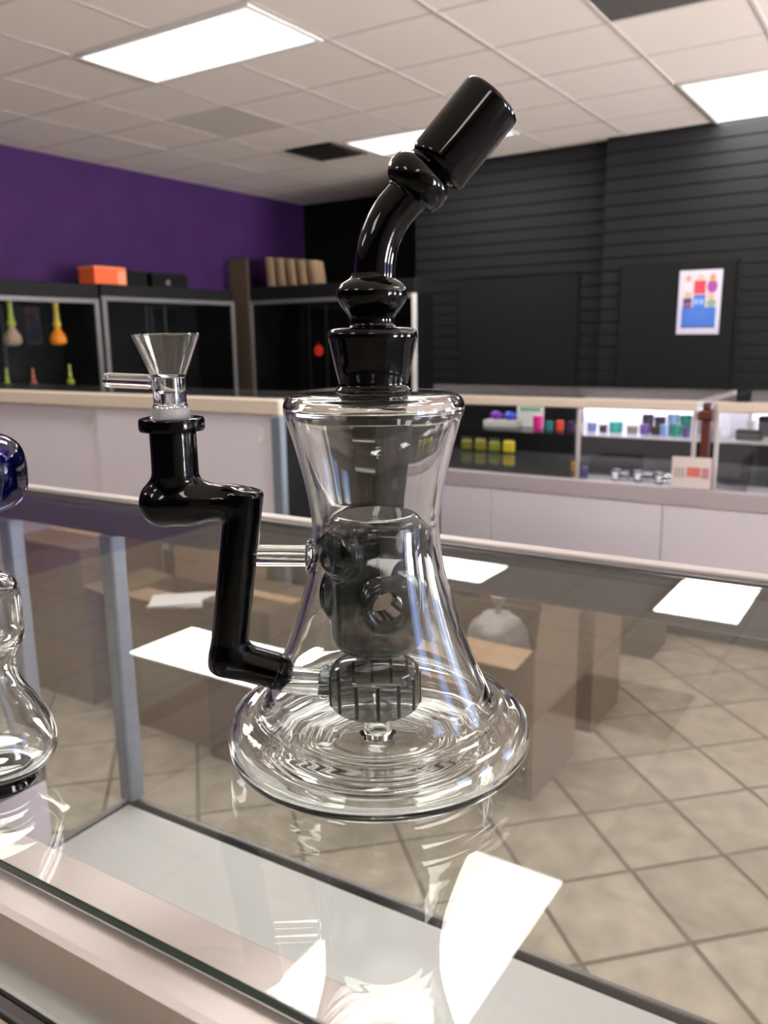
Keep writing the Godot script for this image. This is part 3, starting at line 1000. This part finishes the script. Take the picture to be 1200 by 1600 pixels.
	obj("side_arm", nets(Vector3(-103, 26, -14) * MM, Vector3(-32, 148, 14) * MM, 0.9 * MM, arm), M.black_glass, t)
	var col := mm([8.2, 143.6, 11, 143.7, 13.0, 144.2, 13.5, 145.2, 13.5, 148.4, 13.0, 149.4, 11.6, 149.7, 9.4, 149.6, 8.4, 149.0, 8.0, 147, 7.7, 130, 0, 129])
	obj("joint_collar", lathe(col, 64, Transform3D(Basis.IDENTITY, Vector3(-84.0, 0, 0) * MM)), M.black_glass, t)
	part_label(obj("support_rod", rod(Vector3(-52.5, 90.0, 0) * MM, Vector3(-26.6, 89.4, 0) * MM, 4.7 * MM), M.clear, t), "clear glass rod joining the black arm to the body")
	for w in [[Vector3(-28.4, 89.5, 0), Vector3(-40, 89.8, 0), 7.6, 3.2]]:
		var wp := []
		for j in 13:
			var a := TAU * j / 12.0
			wp.append(Vector2(w[2] - 2.6 + 2.6 * sin(a), -w[3] * cos(a) * 0.6) * MM)
		obj("weld_ring", lathe(wp, 40, along(w[0] * MM, w[1] * MM)), M.clear, t)
	# smoked glass egg with holes blown through it
	var dirs := []
	for k in 6:
		var az := deg_to_rad(13.0 + 60.0 * k)
		dirs.append(Vector3(sin(az), 0, cos(az)))
	var egg := func(p: Vector3) -> float:
		var q := p / MM
		var rr := Vector2(q.x, q.z).length()
		var bend := 7.0 if q.y < 78.0 else 4.5
		var dd := Vector2(rr - (20.2 - bend), absf(q.y - 77.6) - (30.2 - bend))
		var body := Vector2(maxf(dd.x, 0), maxf(dd.y, 0)).length() + minf(maxf(dd.x, dd.y), 0) - bend
		for k in 6:
			var low := k % 2 == 0
			var c := Vector3(0, 72.0 if low else 93.5, 0)
			var d: Vector3 = dirs[k]
			var w := q - c
			var s := w.dot(d)
			if s < 0.0:
				continue
			var off := (w - d * s).length()
			var ring := Vector2(off - (9.4 if low else 7.6), s - (18.6 if low else 20.2)).length() - 3.4
			body = smin(body, ring, 3.0)
		var hole := 99.0
		for k in 6:
			var low := k % 2 == 0
			var c := Vector3(0, 72.0 if low else 93.5, 0)
			var d: Vector3 = dirs[k]
			var w := q - c
			var s := w.dot(d)
			hole = minf(hole, capsule(q, c, c + d * 40.0, 5.8 if low else 5.0, 6.8 if low else 5.6))
		# the front hole runs right through
		hole = minf(hole, capsule(q, Vector3(4.2, 72.0, 18) , Vector3(-1.5, 60.5, -40), 6.4, 6.4))
		body = -smin(-body, hole, 2.5)
		return body * MM
	part_label(obj("holed_percolator", nets(Vector3(-26, 46, -26) * MM, Vector3(26, 110, 26) * MM, 0.8 * MM, egg), M.smoke, t), "smoked grey glass chamber with round holes")
	var eg: Node3D = t.get_node("holed_percolator")
	for k in 6:
		var low := k % 2 == 0
		var d: Vector3 = dirs[k]
		var c := Vector3(0, 72.0 if low else 93.5, 0)
		var lip := []
		for j in 17:
			var a := TAU * j / 16.0
			lip.append(Vector2((9.0 if low else 7.4) + 2.4 * sin(a), -2.4 * cos(a)) * MM)
		part_label(obj("hole_lip", lathe(lip, 40, along((c + d * 20.6) * MM, (c + d * 30.0) * MM)), M.grey_lip, eg), "thick glass rim of a hole")
		if k > 0:
			part_label(obj("hole_tunnel", lathe([Vector2(0, 0), Vector2(5.0 if low else 4.4, 0) * MM, Vector2(5.2 if low else 4.6, 4.0) * MM, Vector2(0, 4.0) * MM], 28, along((c + d * 12.0) * MM, (c + d * 30.0) * MM)), M.black_glass, eg), "dark inside of a hole")
	# smoked drum with slits
	var drum := mm([0, 20.2, 17.4, 20.2, 19.2, 20.7, 20.1, 22.0, 20.3, 23.2, 20.4, 26, 20.4, 34, 20.2, 36.4, 19.4, 38.6, 17.2, 40.4, 13, 41.6, 9.0, 42.0, 7.2, 42.4, 5.8, 43.6, 3.2, 44.4, 0, 44.6])
	st = st_new()
	add_lathe(st, drum, 96, Transform3D(Basis.IDENTITY, Vector3(-1.6, 0, 0) * MM))
	var dr := part_label(obj("drum_percolator", st.commit(), M.smoke_thin, t), "smoked grey glass drum with vertical slits")
	for k in 14:
		var az := TAU * (k + 0.15) / 14.0
		var sl := obj("slit", box(Vector3(1.5, 14.6, 0.5) * MM, 0.0), M.slit, dr, Vector3(-1.6 + 20.45 * sin(az), 29.6, 20.45 * cos(az)) * MM)
		sl.rotation.y = az
	st = st_new()
	add_pipe(st, Vector3(-44.0, 33.6, 0) * MM, Vector3(-25.4, 31.6, 0) * MM, 6.2 * MM, 4.2 * MM, 40)
	obj("inlet_tube", st.commit(), M.clear, t)
	obj("inlet_knob", lathe(mm([0, -1.6, 4, -1.4, 6.6, -0.8, 7.7, 0.8, 7.8, 2.2, 6.9, 3.6, 0, 4.0]), 40, along(Vector3(-25.0, 31.6, 0) * MM, Vector3(-15, 31, 0) * MM)), M.grey, t)
	st = st_new()
	add_lathe(st, mm([4.4, 4.6, 8.0, 4.6, 8.4, 5.2, 7.6, 6.2, 6.6, 7.2, 6.3, 9, 6.3, 20.0, 4.4, 20.0, 4.4, 4.6]), 48, Transform3D(Basis.IDENTITY, Vector3(-0.6, 0, 0) * MM))
	obj("drain_stem", st.commit(), M.clear, t)
	# the bowl that sits in the joint
	var b := thing("glass_bowl", "small clear glass cone bowl with a side handle sitting in the black joint", "bowl", t.position + Basis(Vector3.UP, deg_to_rad(33.76)) * (Vector3(-84.0, 130, 0) * MM), 33.76)
	var cone := mm([0, 36.2, 6.6, 36.3, 7.1, 36.8, 13.4, 52.6, 13.7, 53.2, 13.5, 53.7, 12.9, 53.7, 12.5, 53.2, 6.2, 37.5, 0, 37.4])
	part_label(obj("cone", lathe(cone, 72), M.clear, b), "clear glass cone")
	st = st_new()
	add_lathe(st, mm([2.6, 23.8, 6.9, 23.8, 7.3, 24.2, 6.7, 25.2, 6.7, 35.6, 6.9, 36.15, 4.4, 36.1, 4.4, 30.5, 2.6, 29.4, 2.6, 23.8]), 56)
	obj("neck", st.commit(), M.clear, b)
	part_label(obj("ground_joint", lathe(mm([0, 4, 6.6, 4, 7.5, 19.0, 7.6, 23.2, 7.3, 23.7, 0, 23.7]), 56), M.frost, b), "frosted white ground joint")
	st = st_new()
	add_rod(st, Vector3(-26.6, 35.4, 0) * MM, Vector3(-6.4, 34.2, 0) * MM, 3.1 * MM, 1.6 * MM, 32)
	obj("handle", st.commit(), M.clear, b)

func small_pipe() -> void:
	var t := thing("glass_jar_pipe", "clear glass pipe with cobalt blue top and black foot at the left edge", "water pipe", Vector3(-0.309, 1.0703, -0.1768), 33.76)
	var foot := mm([0, 0, 12, 0, 14.0, 0.6, 14.8, 2.2, 14.2, 4.6, 12, 6.2, 0, 6.6])
	part_label(obj("foot", lathe(foot, 64), M.black_glass, t), "black glass foot")
	var bulb := mm([0, 6.7, 12, 6.7, 18.5, 8.4, 22.4, 12.0, 23.8, 18, 22.0, 27, 17.6, 36, 13.4, 43, 11.0, 50, 11.0, 55, 12.6, 59, 14.8, 63, 15.4, 69, 15.4, 80, 14.6, 86, 12, 89.4, 8, 91.0])
	var inb := mm([8.0, 88.8, 10.8, 87.0, 12.6, 84.6, 13.2, 80, 13.2, 69, 12.6, 64.6, 10.4, 60.6, 8.8, 55, 8.8, 50, 11.2, 42, 15.4, 34.8, 19.6, 26.2, 21.4, 18, 20.2, 13.2, 17, 10.6, 12, 9.2, 0, 9.0])
	part_label(obj("body", lathe([bulb[0]] + spline(bulb.slice(1), 4) + [Vector2(0, 0.0912), Vector2(0, 0.0888)] + spline(inb.slice(0, -1), 4) + [inb[-1]], 96), M.clear, t), "clear glass bulb and chamber")
	obj("stem", lathe(mm([0, 91.3, 7, 91.3, 6, 95, 5.6, 104, 6, 115.8, 0, 115.8]), 40), M.clear, t)
	part_label(obj("blue_top", lathe(spline(mm([7, 116, 13, 116.4, 18.6, 119, 21.8, 123.4, 22.6, 129, 22.4, 136, 20.6, 141.4, 16.6, 145, 11, 146.6, 6, 147]), 4) + [Vector2(0, 0.147)], 72), M.cobalt, t), "cobalt blue glass top")

# ---------------------------------------------------------------- our display counter
func counter() -> void:
	var t := thing("display_counter", "near glass-topped display counter holding the water pipes", "display counter", Vector3(-0.807, 0.0, -0.63), 1.43)
	box_at("glass_top", Vector3(-1.6, 1.0662, 0.002), Vector3(2.0, 1.07, 0.4968), M.top_pane, t, 0.0)
	part_label(box_at("glass_edge", Vector3(-1.6, 1.0663, 0.4969), Vector3(2.0, 1.0699, 0.4976), M.green_edge, t, 0.0003), "dark green polished glass edge")
	box_at("rear_trim", Vector3(-1.6, 1.0703, -0.010), Vector3(2.0, 1.0745, 0.006), M.alu_soft, t, 0.0012)
	box_at("rear_trim", Vector3(-1.6, 1.0702, 0.0085), Vector3(2.0, 1.0722, 0.0145), M.alu_dark, t, 0.0006)
	box_at("rear_rail", Vector3(-1.6, 1.030, -0.012), Vector3(2.0, 1.0660, 0.012), M.alu_dark, t, 0.0015)
	box_at("front_rail", Vector3(-1.6, 1.043, 0.478), Vector3(2.0, 1.0660, 0.5105), M.rail, t, 0.0018)
	part_label(box_at("front_ledge", Vector3(-1.6, 1.020, 0.486), Vector3(2.0, 1.0412, 0.5155), M.shelf_white, t, 0.001), "pale ledge under the front rail")
	box_at("ledge_gasket", Vector3(-1.6, 1.020, 0.5156), Vector3(2.0, 1.0408, 0.5168), M.rubber, t, 0.0003)
	box_at("lower_track", Vector3(-1.6, 1.012, 0.5169), Vector3(2.0, 1.0408, 0.5214), M.alu_dark, t, 0.0008)
	box_at("lower_trim", Vector3(-1.6, 1.010, 0.5222), Vector3(2.0, 1.0395, 0.532), M.cream, t, 0.001)
	for x in [[0.0, 1.95], [-1.6, -0.172]]:
		box_at("shelf", Vector3(x[0] + 0.01, 0.660, 0.012), Vector3(x[1] - 0.01, 0.680, 0.470), M.shelf_white, t)
		box_at("shelf_trim", Vector3(x[0], 0.655, -0.002), Vector3(x[1], 0.6825, 0.0045), M.alu_dark, t, 0.001)
		for e in [x[0], x[1] - 0.009]:
			box_at("shelf_trim", Vector3(e, 0.655, 0.0048), Vector3(e + 0.009, 0.6825, 0.470), M.alu_dark, t, 0.001)
			var px: float = x[0] if e == x[0] else x[1] - 0.022
			part_label(box_at("post", Vector3(px, 0.6857, -0.006), Vector3(px + 0.022, 1.0298, 0.016), M.alu_blue, t, 0.002), "blue-grey metal corner post")
			box_at("side_pane", Vector3(px + 0.009, 0.687, 0.0165), Vector3(px + 0.013, 1.0298, 0.476), M.pane, t, 0.0)
		box_at("rear_pane", Vector3(x[0] + 0.0225, 0.687, 0.001), Vector3(x[1] - 0.0225, 1.0298, 0.005), M.pane, t, 0.0)
		box_at("front_pane", Vector3(x[0], 0.64, 0.4790), Vector3(x[1], 1.0425, 0.4840), M.pane, t, 0.0)
		box_at("base_panel", Vector3(x[0], 0.0, 0.0), Vector3(x[1], 0.655, 0.475), M.laminate, t)

# ---------------------------------------------------------------- furniture across the aisle
func sliding_counter() -> void:
	var t := thing("sliding_door_counter", "long white counter with sliding doors and cream top rail across the aisle", "counter", Vector3(-1.776, 0, -2.1))
	box_at("body", Vector3(-3.2, 0.06, -0.33), Vector3(-0.005, 1.005, -0.035), M.blackcase, t)
	box_at("plinth", Vector3(-3.2, 0.0, -0.32), Vector3(-0.01, 0.0598, -0.03), M.rubber, t)
	part_label(box_at("top_rail", Vector3(-3.2, 1.010, -0.034), Vector3(0.0, 1.066, 0.0), M.cream, t, 0.006), "cream top rail")
	box_at("glass_top", Vector3(-3.2, 1.0665, -0.34), Vector3(0.0, 1.0725, -0.002), M.top_pane, t, 0.0)
	box_at("rear_rail", Vector3(-3.2, 1.010, -0.340), Vector3(0.0, 1.066, -0.300), M.alu_dark, t)
	for d in [[-3.15, -0.93, -0.026], [-0.948, -0.044, -0.012]]:
		var door := box_at("door", Vector3(d[0], 0.065, d[2] - 0.008), Vector3(d[1], 1.0075, d[2]), M.laminate, t, 0.0015)
		var st := st_new()
		var hx: float = (d[1] - d[0]) * 0.5 - 0.05
		add_lathe(st, mm([0, 0, 14, 0, 16, 1.0, 14, 2.6, 9, 1.6, 0, 1.2]), 32, Transform3D(Basis(Vector3(0.8, 0, 0), Vector3(0, 0, 1), Vector3(0, -1.7, 0)), Vector3(hx, 0.875, 0.0042)))
		obj("finger_pull", st.commit(), M.white_metal, door)
	part_label(box_at("end_post", Vector3(-0.042, 0.0602, -0.031), Vector3(0.0, 1.0095, 0.0), M.alu_blue, t, 0.003), "blue-grey end post")

func open_cabinet() -> void:
	var t := thing("open_cabinet", "black open cabinet with white shelves beside the sliding door counter", "cabinet", Vector3(-1.90, 0, -2.5))
	box_at("back", Vector3(-0.23, 0.05, -0.46), Vector3(0.23, 1.03, -0.44), M.blackcase, t)
	for x in [-0.25, 0.23]:
		box_at("side", Vector3(x, 0.0, -0.46), Vector3(x + 0.02, 1.03, 0.0), M.blackcase, t)
	box_at("top", Vector3(-0.25, 1.031, -0.46), Vector3(0.25, 1.05, 0.0), M.alu_dark, t)
	box_at("plinth", Vector3(-0.23, 0.0, -0.44), Vector3(0.23, 0.08, -0.02), M.blackcase, t)
	for y in [0.40, 0.748, 0.90]:
		part_label(box_at("shelf", Vector3(-0.229, y, -0.439), Vector3(0.229, y + 0.016, -0.02), M.shelf_white, t), "white shelf")

func showcases() -> void:
	var t := thing("showcase_base", "white panelled base cabinet carrying the lit glass showcases", "cabinet", Vector3(-0.8, 0, -3.45))
	var xs := [-1.62, -0.855, -0.073, 0.70, 1.48]
	for k in 4:
		box_at("panel", Vector3(xs[k] + 0.002, 0.06, -0.014), Vector3(xs[k + 1] - 0.002, 0.5675, 0.0), M.laminate, t, 0.002)
	box_at("body", Vector3(-1.62, 0.05, -0.84), Vector3(1.48, 0.5675, -0.0145), M.mauve, t)
	box_at("plinth", Vector3(-1.6, 0.0, -0.82), Vector3(1.46, 0.0498, -0.05), M.rubber, t)
	part_label(box_at("front_rail", Vector3(-1.62, 0.568, -0.03), Vector3(1.48, 0.642, 0.006), M.mauve, t, 0.004), "mauve-grey front rail")
	part_label(box_at("deck", Vector3(-1.62, 0.568, -0.84), Vector3(1.48, 0.640, -0.0305), M.deck, t, 0.002), "glossy dark grey deck")
	var spec := [[-2.42, -0.765, "long lit glass showcase filled with small colourful jars", -1.505, -0.93], [-0.695, 0.68, "glass showcase at the right edge holding black boxes on a white shelf", -0.69, 0.2]]
	for k in 2:
		var sp = spec[k]
		var x0: float = sp[0]
		var x1: float = sp[1]
		var c := thing("glass_showcase", sp[2], "showcase", Vector3((x0 + x1) * 0.5, 0.6425, -3.48))
		var w := (x1 - x0) * 0.5
		part_label(box_at("top_rail", Vector3(-w, 0.308, -0.03), Vector3(w, 0.350, 0.0), M.cream, c, 0.005), "cream top rail")
		box_at("rear_rail", Vector3(-w, 0.300, -0.80), Vector3(w, 0.350, -0.77), M.alu_soft, c, 0.004)
		box_at("glass_top", Vector3(-w, 0.3505, -0.80), Vector3(w, 0.3565, 0.0), M.top_pane, c, 0.0)
		box_at("front_pane", Vector3(-w + 0.017, 0.0, -0.012), Vector3(w - 0.017, 0.3075, -0.007), M.pane, c, 0.0)
		for x in [-w, w - 0.016]:
			box_at("post", Vector3(x, 0.0, -0.022), Vector3(x + 0.016, 0.3075, -0.004), M.alu_soft, c)
			box_at("side_pane", Vector3(x + 0.005, 0.0, -0.768), Vector3(x + 0.010, 0.3075, -0.024), M.pane, c, 0.0)
		var cx := (x0 + x1) * 0.5
		var lo: float = sp[3] - cx
		var hi: float = sp[4] - cx
		if k == 0:
			box_at("divider", Vector3(lo + 0.035 + 0.20, 0.0, -0.03), Vector3(lo + 0.05 + 0.20, 0.3075, -0.012), M.alu_soft, c)
			box_at("back_panel", Vector3(-w + 0.012, 0.0, -0.766), Vector3(lo - 0.001, 0.2995, -0.75), M.blackcase, c)
		box_at("back_panel", Vector3(maxf(lo, -w + 0.012), 0.098, -0.766), Vector3(w - 0.012, 0.2995, -0.75), M.laminate_bright, c)
		box_at("back_panel", Vector3(maxf(lo, -w + 0.012), 0.0, -0.766), Vector3(w - 0.012, 0.0975, -0.75), M.blackcase, c)
		var sh := box_at("shelf", Vector3(-w + 0.03, 0.176, -0.50), Vector3(w - 0.03, 0.182, -0.12), M.top_pane if k == 0 else M.shelf_white, c, 0.0 if k == 0 else 0.002)
		if k == 0:
			part_label(sh, "clear glass shelf")
		# led strip under the rear rail
		var l0 := maxf(lo, -w + 0.02)
		var l1 := minf(hi, w - 0.02)
		box_at("led_strip_light", Vector3(l0, 0.286, -0.735), Vector3(l1, 0.298, -0.715), M.led, c, 0.001)
		var a := AreaLight3D.new()
		a.name = numbered("led_strip_lamp")
		a.area_size = Vector2(l1 - l0, 0.02)
		a.area_normalize_energy = false
		a.light_energy = 26.0
		a.light_color = Color(0.92, 0.9, 1.0)
		a.shadow_enabled = true
		a.position = Vector3(cx + (l0 + l1) * 0.5, 0.6425 + 0.284, -3.48 - 0.722)
		a.rotation_degrees.x = -115.0
		add_child(a)

func grinder_mesh(r: float, h: float, lid: bool) -> ArrayMesh:
	var st := st_new()
	if lid:
		add_lathe(st, [Vector2(0, 0), Vector2(r - 0.0008, 0), Vector2(r, 0.001), Vector2(r, h - 0.003), Vector2(r - 0.003, h), Vector2(0, h)], 40, Transform3D.IDENTITY, 38.0, 20, 0.0015, 0.0005, h - 0.002)
	else:
		add_lathe(st, [Vector2(0, 0), Vector2(r - 0.002, 0), Vector2(r - 0.0005, 0.002), Vector2(r - 0.0005, h), Vector2(0, h)], 32)
	return st.commit()

func grinder(at: Vector3, r: float, h: float, c: Color, label: String) -> void:
	var t := thing("grinder_tin", label, "tin", at, 0.0, "small tins in the lit showcase")
	var key := "g%02x%02x%02x" % [c.r8, c.g8, c.b8]
	if not M.has(key):
		M[key] = mat(c, 0.3, 0.25)
	obj("base", grinder_mesh(r, h * 0.55, false), M[key], t)
	obj("lid", grinder_mesh(r, h * 0.43, true), M[key], t, Vector3(0, h * 0.56, 0))

func showcase_goods() -> void:
	var y := 0.6425 + 0.1825
	# coloured tins in two rows on the glass shelf: x, z, radius, height, colour, label
	var g := [
		[-1.545, -3.72, 0.023, 0.062, s8(225, 30, 150), "bright magenta tin near the green and white sign"],
		[-1.478, -3.70, 0.017, 0.042, s8(40, 150, 150), "first teal tin right of the magenta one"],
		[-1.430, -3.71, 0.019, 0.045, s8(230, 80, 60), "orange-red tin right of the magenta one"],
		[-1.380, -3.72, 0.018, 0.042, s8(70, 50, 90), "dim violet tin right of the orange-red one"],
		[-1.334, -3.71, 0.017, 0.036, s8(190, 175, 165), "pale beige tin just left of the lit back panel"],
		[-1.283, -3.73, 0.020, 0.040, s8(120, 150, 225), "pale blue tin at the left end of the lit part"],
		[-1.222, -3.71, 0.018, 0.036, s8(60, 60, 70), "dark grey tin left of the turquoise one"],
		[-1.170, -3.73, 0.030, 0.052, s8(60, 205, 200), "wide turquoise tin in the middle of the lit shelf"],
		[-1.090, -3.71, 0.024, 0.038, s8(190, 172, 165), "beige tin right of the wide turquoise one"],
		[-1.035, -3.71, 0.022, 0.045, s8(125, 90, 190), "lilac tin right of the beige one"],
		[-0.986, -3.71, 0.020, 0.036, s8(35, 35, 50), "black tin right of the lilac one"],
		[-0.944, -3.70, 0.022, 0.048, s8(150, 185, 240), "sky blue tin left of the sea green one"],
		[-0.897, -3.70, 0.024, 0.052, s8(25, 160, 145), "sea green tin in the front row"],
		[-0.851, -3.69, 0.018, 0.040, s8(80, 60, 130), "dark violet tin right of the sea green one"],
	]
	for e in g:
		grinder(Vector3(e[0], y, e[1]), e[2], e[3], e[4], e[5])
	var back := [
		[-1.055, -3.83, 0.026, 0.080, s8(60, 50, 85), "dark violet tin in the back row behind the lilac one"],
		[-1.000, -3.83, 0.025, 0.072, s8(45, 40, 60), "black tin in the back row behind the sky blue one"],
		[-0.946, -3.84, 0.025, 0.084, s8(150, 190, 245), "light blue tin in the back row"],
		[-0.892, -3.84, 0.026, 0.082, s8(20, 140, 135), "deep teal tin in the back row"],
		[-0.838, -3.84, 0.024, 0.076, s8(50, 45, 70), "charcoal tin at the right end of the back row"],
	]
	for e in back:
		grinder(Vector3(e[0], y, e[1]), e[2], e[3], e[4], e[5])
	# tray with two glass spoons, a sign on a stand
	var tray := thing("display_tray", "white display tray with purple and blue glass balls beside the green sign", "tray", Vector3(-1.735, y, -3.73))
	box_at("tray_body", Vector3(-0.085, 0.0, -0.04), Vector3(0.085, 0.035, 0.04), M.shelf_white, tray, 0.004)
	for k in 2:
		var ball := thing("glass_ball", ["shiny purple glass ball on the white display tray", "shiny blue glass ball on the white display tray"][k], "ball", Vector3(-1.77 + 0.075 * k, y + 0.0355, -3.73), 0.0, "glass balls on the tray")
		obj("ball", lathe(spline(mm([0, 0, 14, 2.5, 27, 12, 30, 22, 24, 34, 10, 40, 0, 41]), 4), 32), mat([s8(120, 30, 180), s8(50, 80, 220)][k], 0.15), ball)
		obj("spout", rod(Vector3(0.024, 0.02, 0), Vector3(0.036, 0.024, 0.006), 0.006, 0.002, 16), mat([s8(170, 60, 200), s8(90, 120, 235)][k], 0.15), ball)
	var sign_ := thing("price_sign", "small white sign with green lettering standing in the lit showcase", "sign", Vector3(-1.61, y, -3.78))
	box_at("board", Vector3(-0.07, 0.0, -0.003), Vector3(0.07, 0.112, 0.0), M.sign_white, sign_, 0.001)
	var gm := mat(s8(60, 170, 100), 0.6)
	for k in 6:
		box_at("lettering", Vector3(-0.052 + 0.0175 * k, 0.076, 0.0002), Vector3(-0.052 + 0.0175 * k + 0.013, 0.096, 0.0009), gm, sign_, 0.0)
	box_at("lettering", Vector3(0.02, 0.01, 0.0002), Vector3(0.066, 0.05, 0.0009), gm, sign_, 0.0)
	# things on the deck below the shelf
	var yd := 0.6425
	for k in 4:
		var p := thing("snack_packet", ["olive packet at the left end of the showcase deck", "dull yellow packet second from left on the deck", "green-yellow packet third from left on the deck", "bright yellow packet fourth from left on the deck"][k], "packet", Vector3(-2.13 + 0.085 * k, yd, -4.12), 0.0, "yellow packets on the showcase deck")
		box_at("pouch", Vector3(-0.034, 0, -0.012), Vector3(0.034, 0.058 + 0.006 * (k % 2), 0.012), mat([s8(120, 120, 50), s8(150, 140, 50), s8(140, 150, 40), s8(225, 205, 50)][k], 0.4), p, 0.009)
		box_at("seal", Vector3(-0.034, 0.0645, -0.002), Vector3(0.034, 0.072, 0.002), mat(s8(90, 90, 60), 0.4), p, 0.001)
	for k in 4:
		var p := thing("hand_pipe", ["clear glass hand pipe under the lilac tin", "clear glass hand pipe second from left on the lit deck", "clear glass hand pipe third from left on the lit deck", "clear glass hand pipe at the right end of the lit deck"][k], "pipe", Vector3(-1.14 + 0.095 * k, yd, -3.66 - 0.015 * (k % 2)), 20.0 * k, "clear hand pipes on the deck")
		obj("bowl_head", lathe(spline(mm([0, 0, 12, 1, 19, 9, 20, 16, 17, 24, 11, 27]), 3) + mm([8, 27, 8, 15, 0, 12]), 28), M.clear_alpha, p)
		obj("mouth_tube", rod(Vector3(0.016, 0.013, 0), Vector3(0.062, 0.012, 0), 0.008, 0.003, 20), M.clear_alpha, p)
	for k in 2:
		grinder(Vector3(-1.335 + 0.05 * k, yd, -3.66), 0.016, 0.046 - 0.018 * k, [s8(190, 140, 60), s8(110, 105, 170)][k], ["amber jar on the deck under the shelf", "small grey-blue jar on the deck beside the amber one"][k])
	# second showcase: boxes and white cups
	var y2 := 0.6425 + 0.1825
	for k in 4:
		var e = [[-0.60, 0.10, 0.040, -3.70, "flat black box at the front left of the white shelf"], [-0.46, 0.075, 0.03, -3.69, "smaller flat black box at the front of the white shelf"], [-0.535, 0.11, 0.085, -3.86, "tall black box at the back of the white shelf"], [-0.40, 0.10, 0.070, -3.88, "black box at the back right of the white shelf"]][k]
		var p := thing("product_box", e[4], "box", Vector3(e[0], y2, e[3]), 0.0, "black boxes in the right showcase")
		box_at("carton", Vector3(-e[1] / 2, 0, -0.03), Vector3(e[1] / 2, e[2] * 0.72, 0.03), M.box_grey, p, 0.003)
		box_at("lid", Vector3(-e[1] / 2 - 0.001, e[2] * 0.725, -0.031), Vector3(e[1] / 2 + 0.001, e[2], 0.031), M.blackcase, p, 0.003)
	for k in 2:
		var p := thing("white_cup", ["white cup standing on the flat black box", "white cup standing between the black boxes"][k], "cup", Vector3([-0.595, -0.455][k], y2 + [0.0405, 0.0305][k], [-3.70, -3.69][k]), 0.0, "white cups in the right showcase")
		obj("cup", lathe(mm([0, 0, 13, 0, 15, 1, 19, 34, 17.5, 34, 13.5, 2.5, 0, 2.4]), 28), M.shelf_white, p)
		obj("rim", lathe(mm([17.6, 34.2, 20, 34.2, 20.6, 35, 20, 36, 17.6, 36, 17.6, 34.2]), 28), M.shelf_white, p)
	# carved post between the showcases
	var w := thing("wooden_post", "reddish brown carved wooden post standing between the two showcases", "post", Vector3(-0.730, 0.6425, -3.50))
	var wood := textured(noise_tex(0.03, 4, s8(70, 28, 18), s8(96, 42, 28), 31), 4.0, 0.45)
	box_at("shaft", Vector3(-0.018, 0, -0.018), Vector3(0.018, 0.275, 0.018), wood, w, 0.003)
	box_at("capital", Vector3(-0.030, 0.2755, -0.03), Vector3(0.030, 0.315, 0.03), wood, w, 0.006)
	box_at("finial", Vector3(-0.017, 0.3155, -0.017), Vector3(0.017, 0.345, 0.017), wood, w, 0.006)
	# notice stuck on the front glass
	var n := thing("paper_notice", "pale paper notice with red print hung on the showcase front", "notice", Vector3(-0.765, 0.6475, -3.4395), 0.0)
	box_at("sheet", Vector3(-0.077, 0, -0.002), Vector3(0.077, 0.125, 0.0), M.notice, n, 0.0005)
	box_at("print", Vector3(-0.018, 0.045, 0.0002), Vector3(0.035, 0.085, 0.0008), mat(s8(205, 110, 100), 0.7), n, 0.0)
	box_at("print", Vector3(0.040, 0.04, 0.0002), Vector3(0.068, 0.085, 0.0008), mat(s8(190, 130, 135), 0.7), n, 0.0)
	for k in 3:
		box_at("print", Vector3(-0.065 + 0.014 * k, 0.04, 0.0002), Vector3(-0.056 + 0.014 * k, 0.08, 0.0008), mat(s8(170, 150, 145), 0.7), n, 0.0)
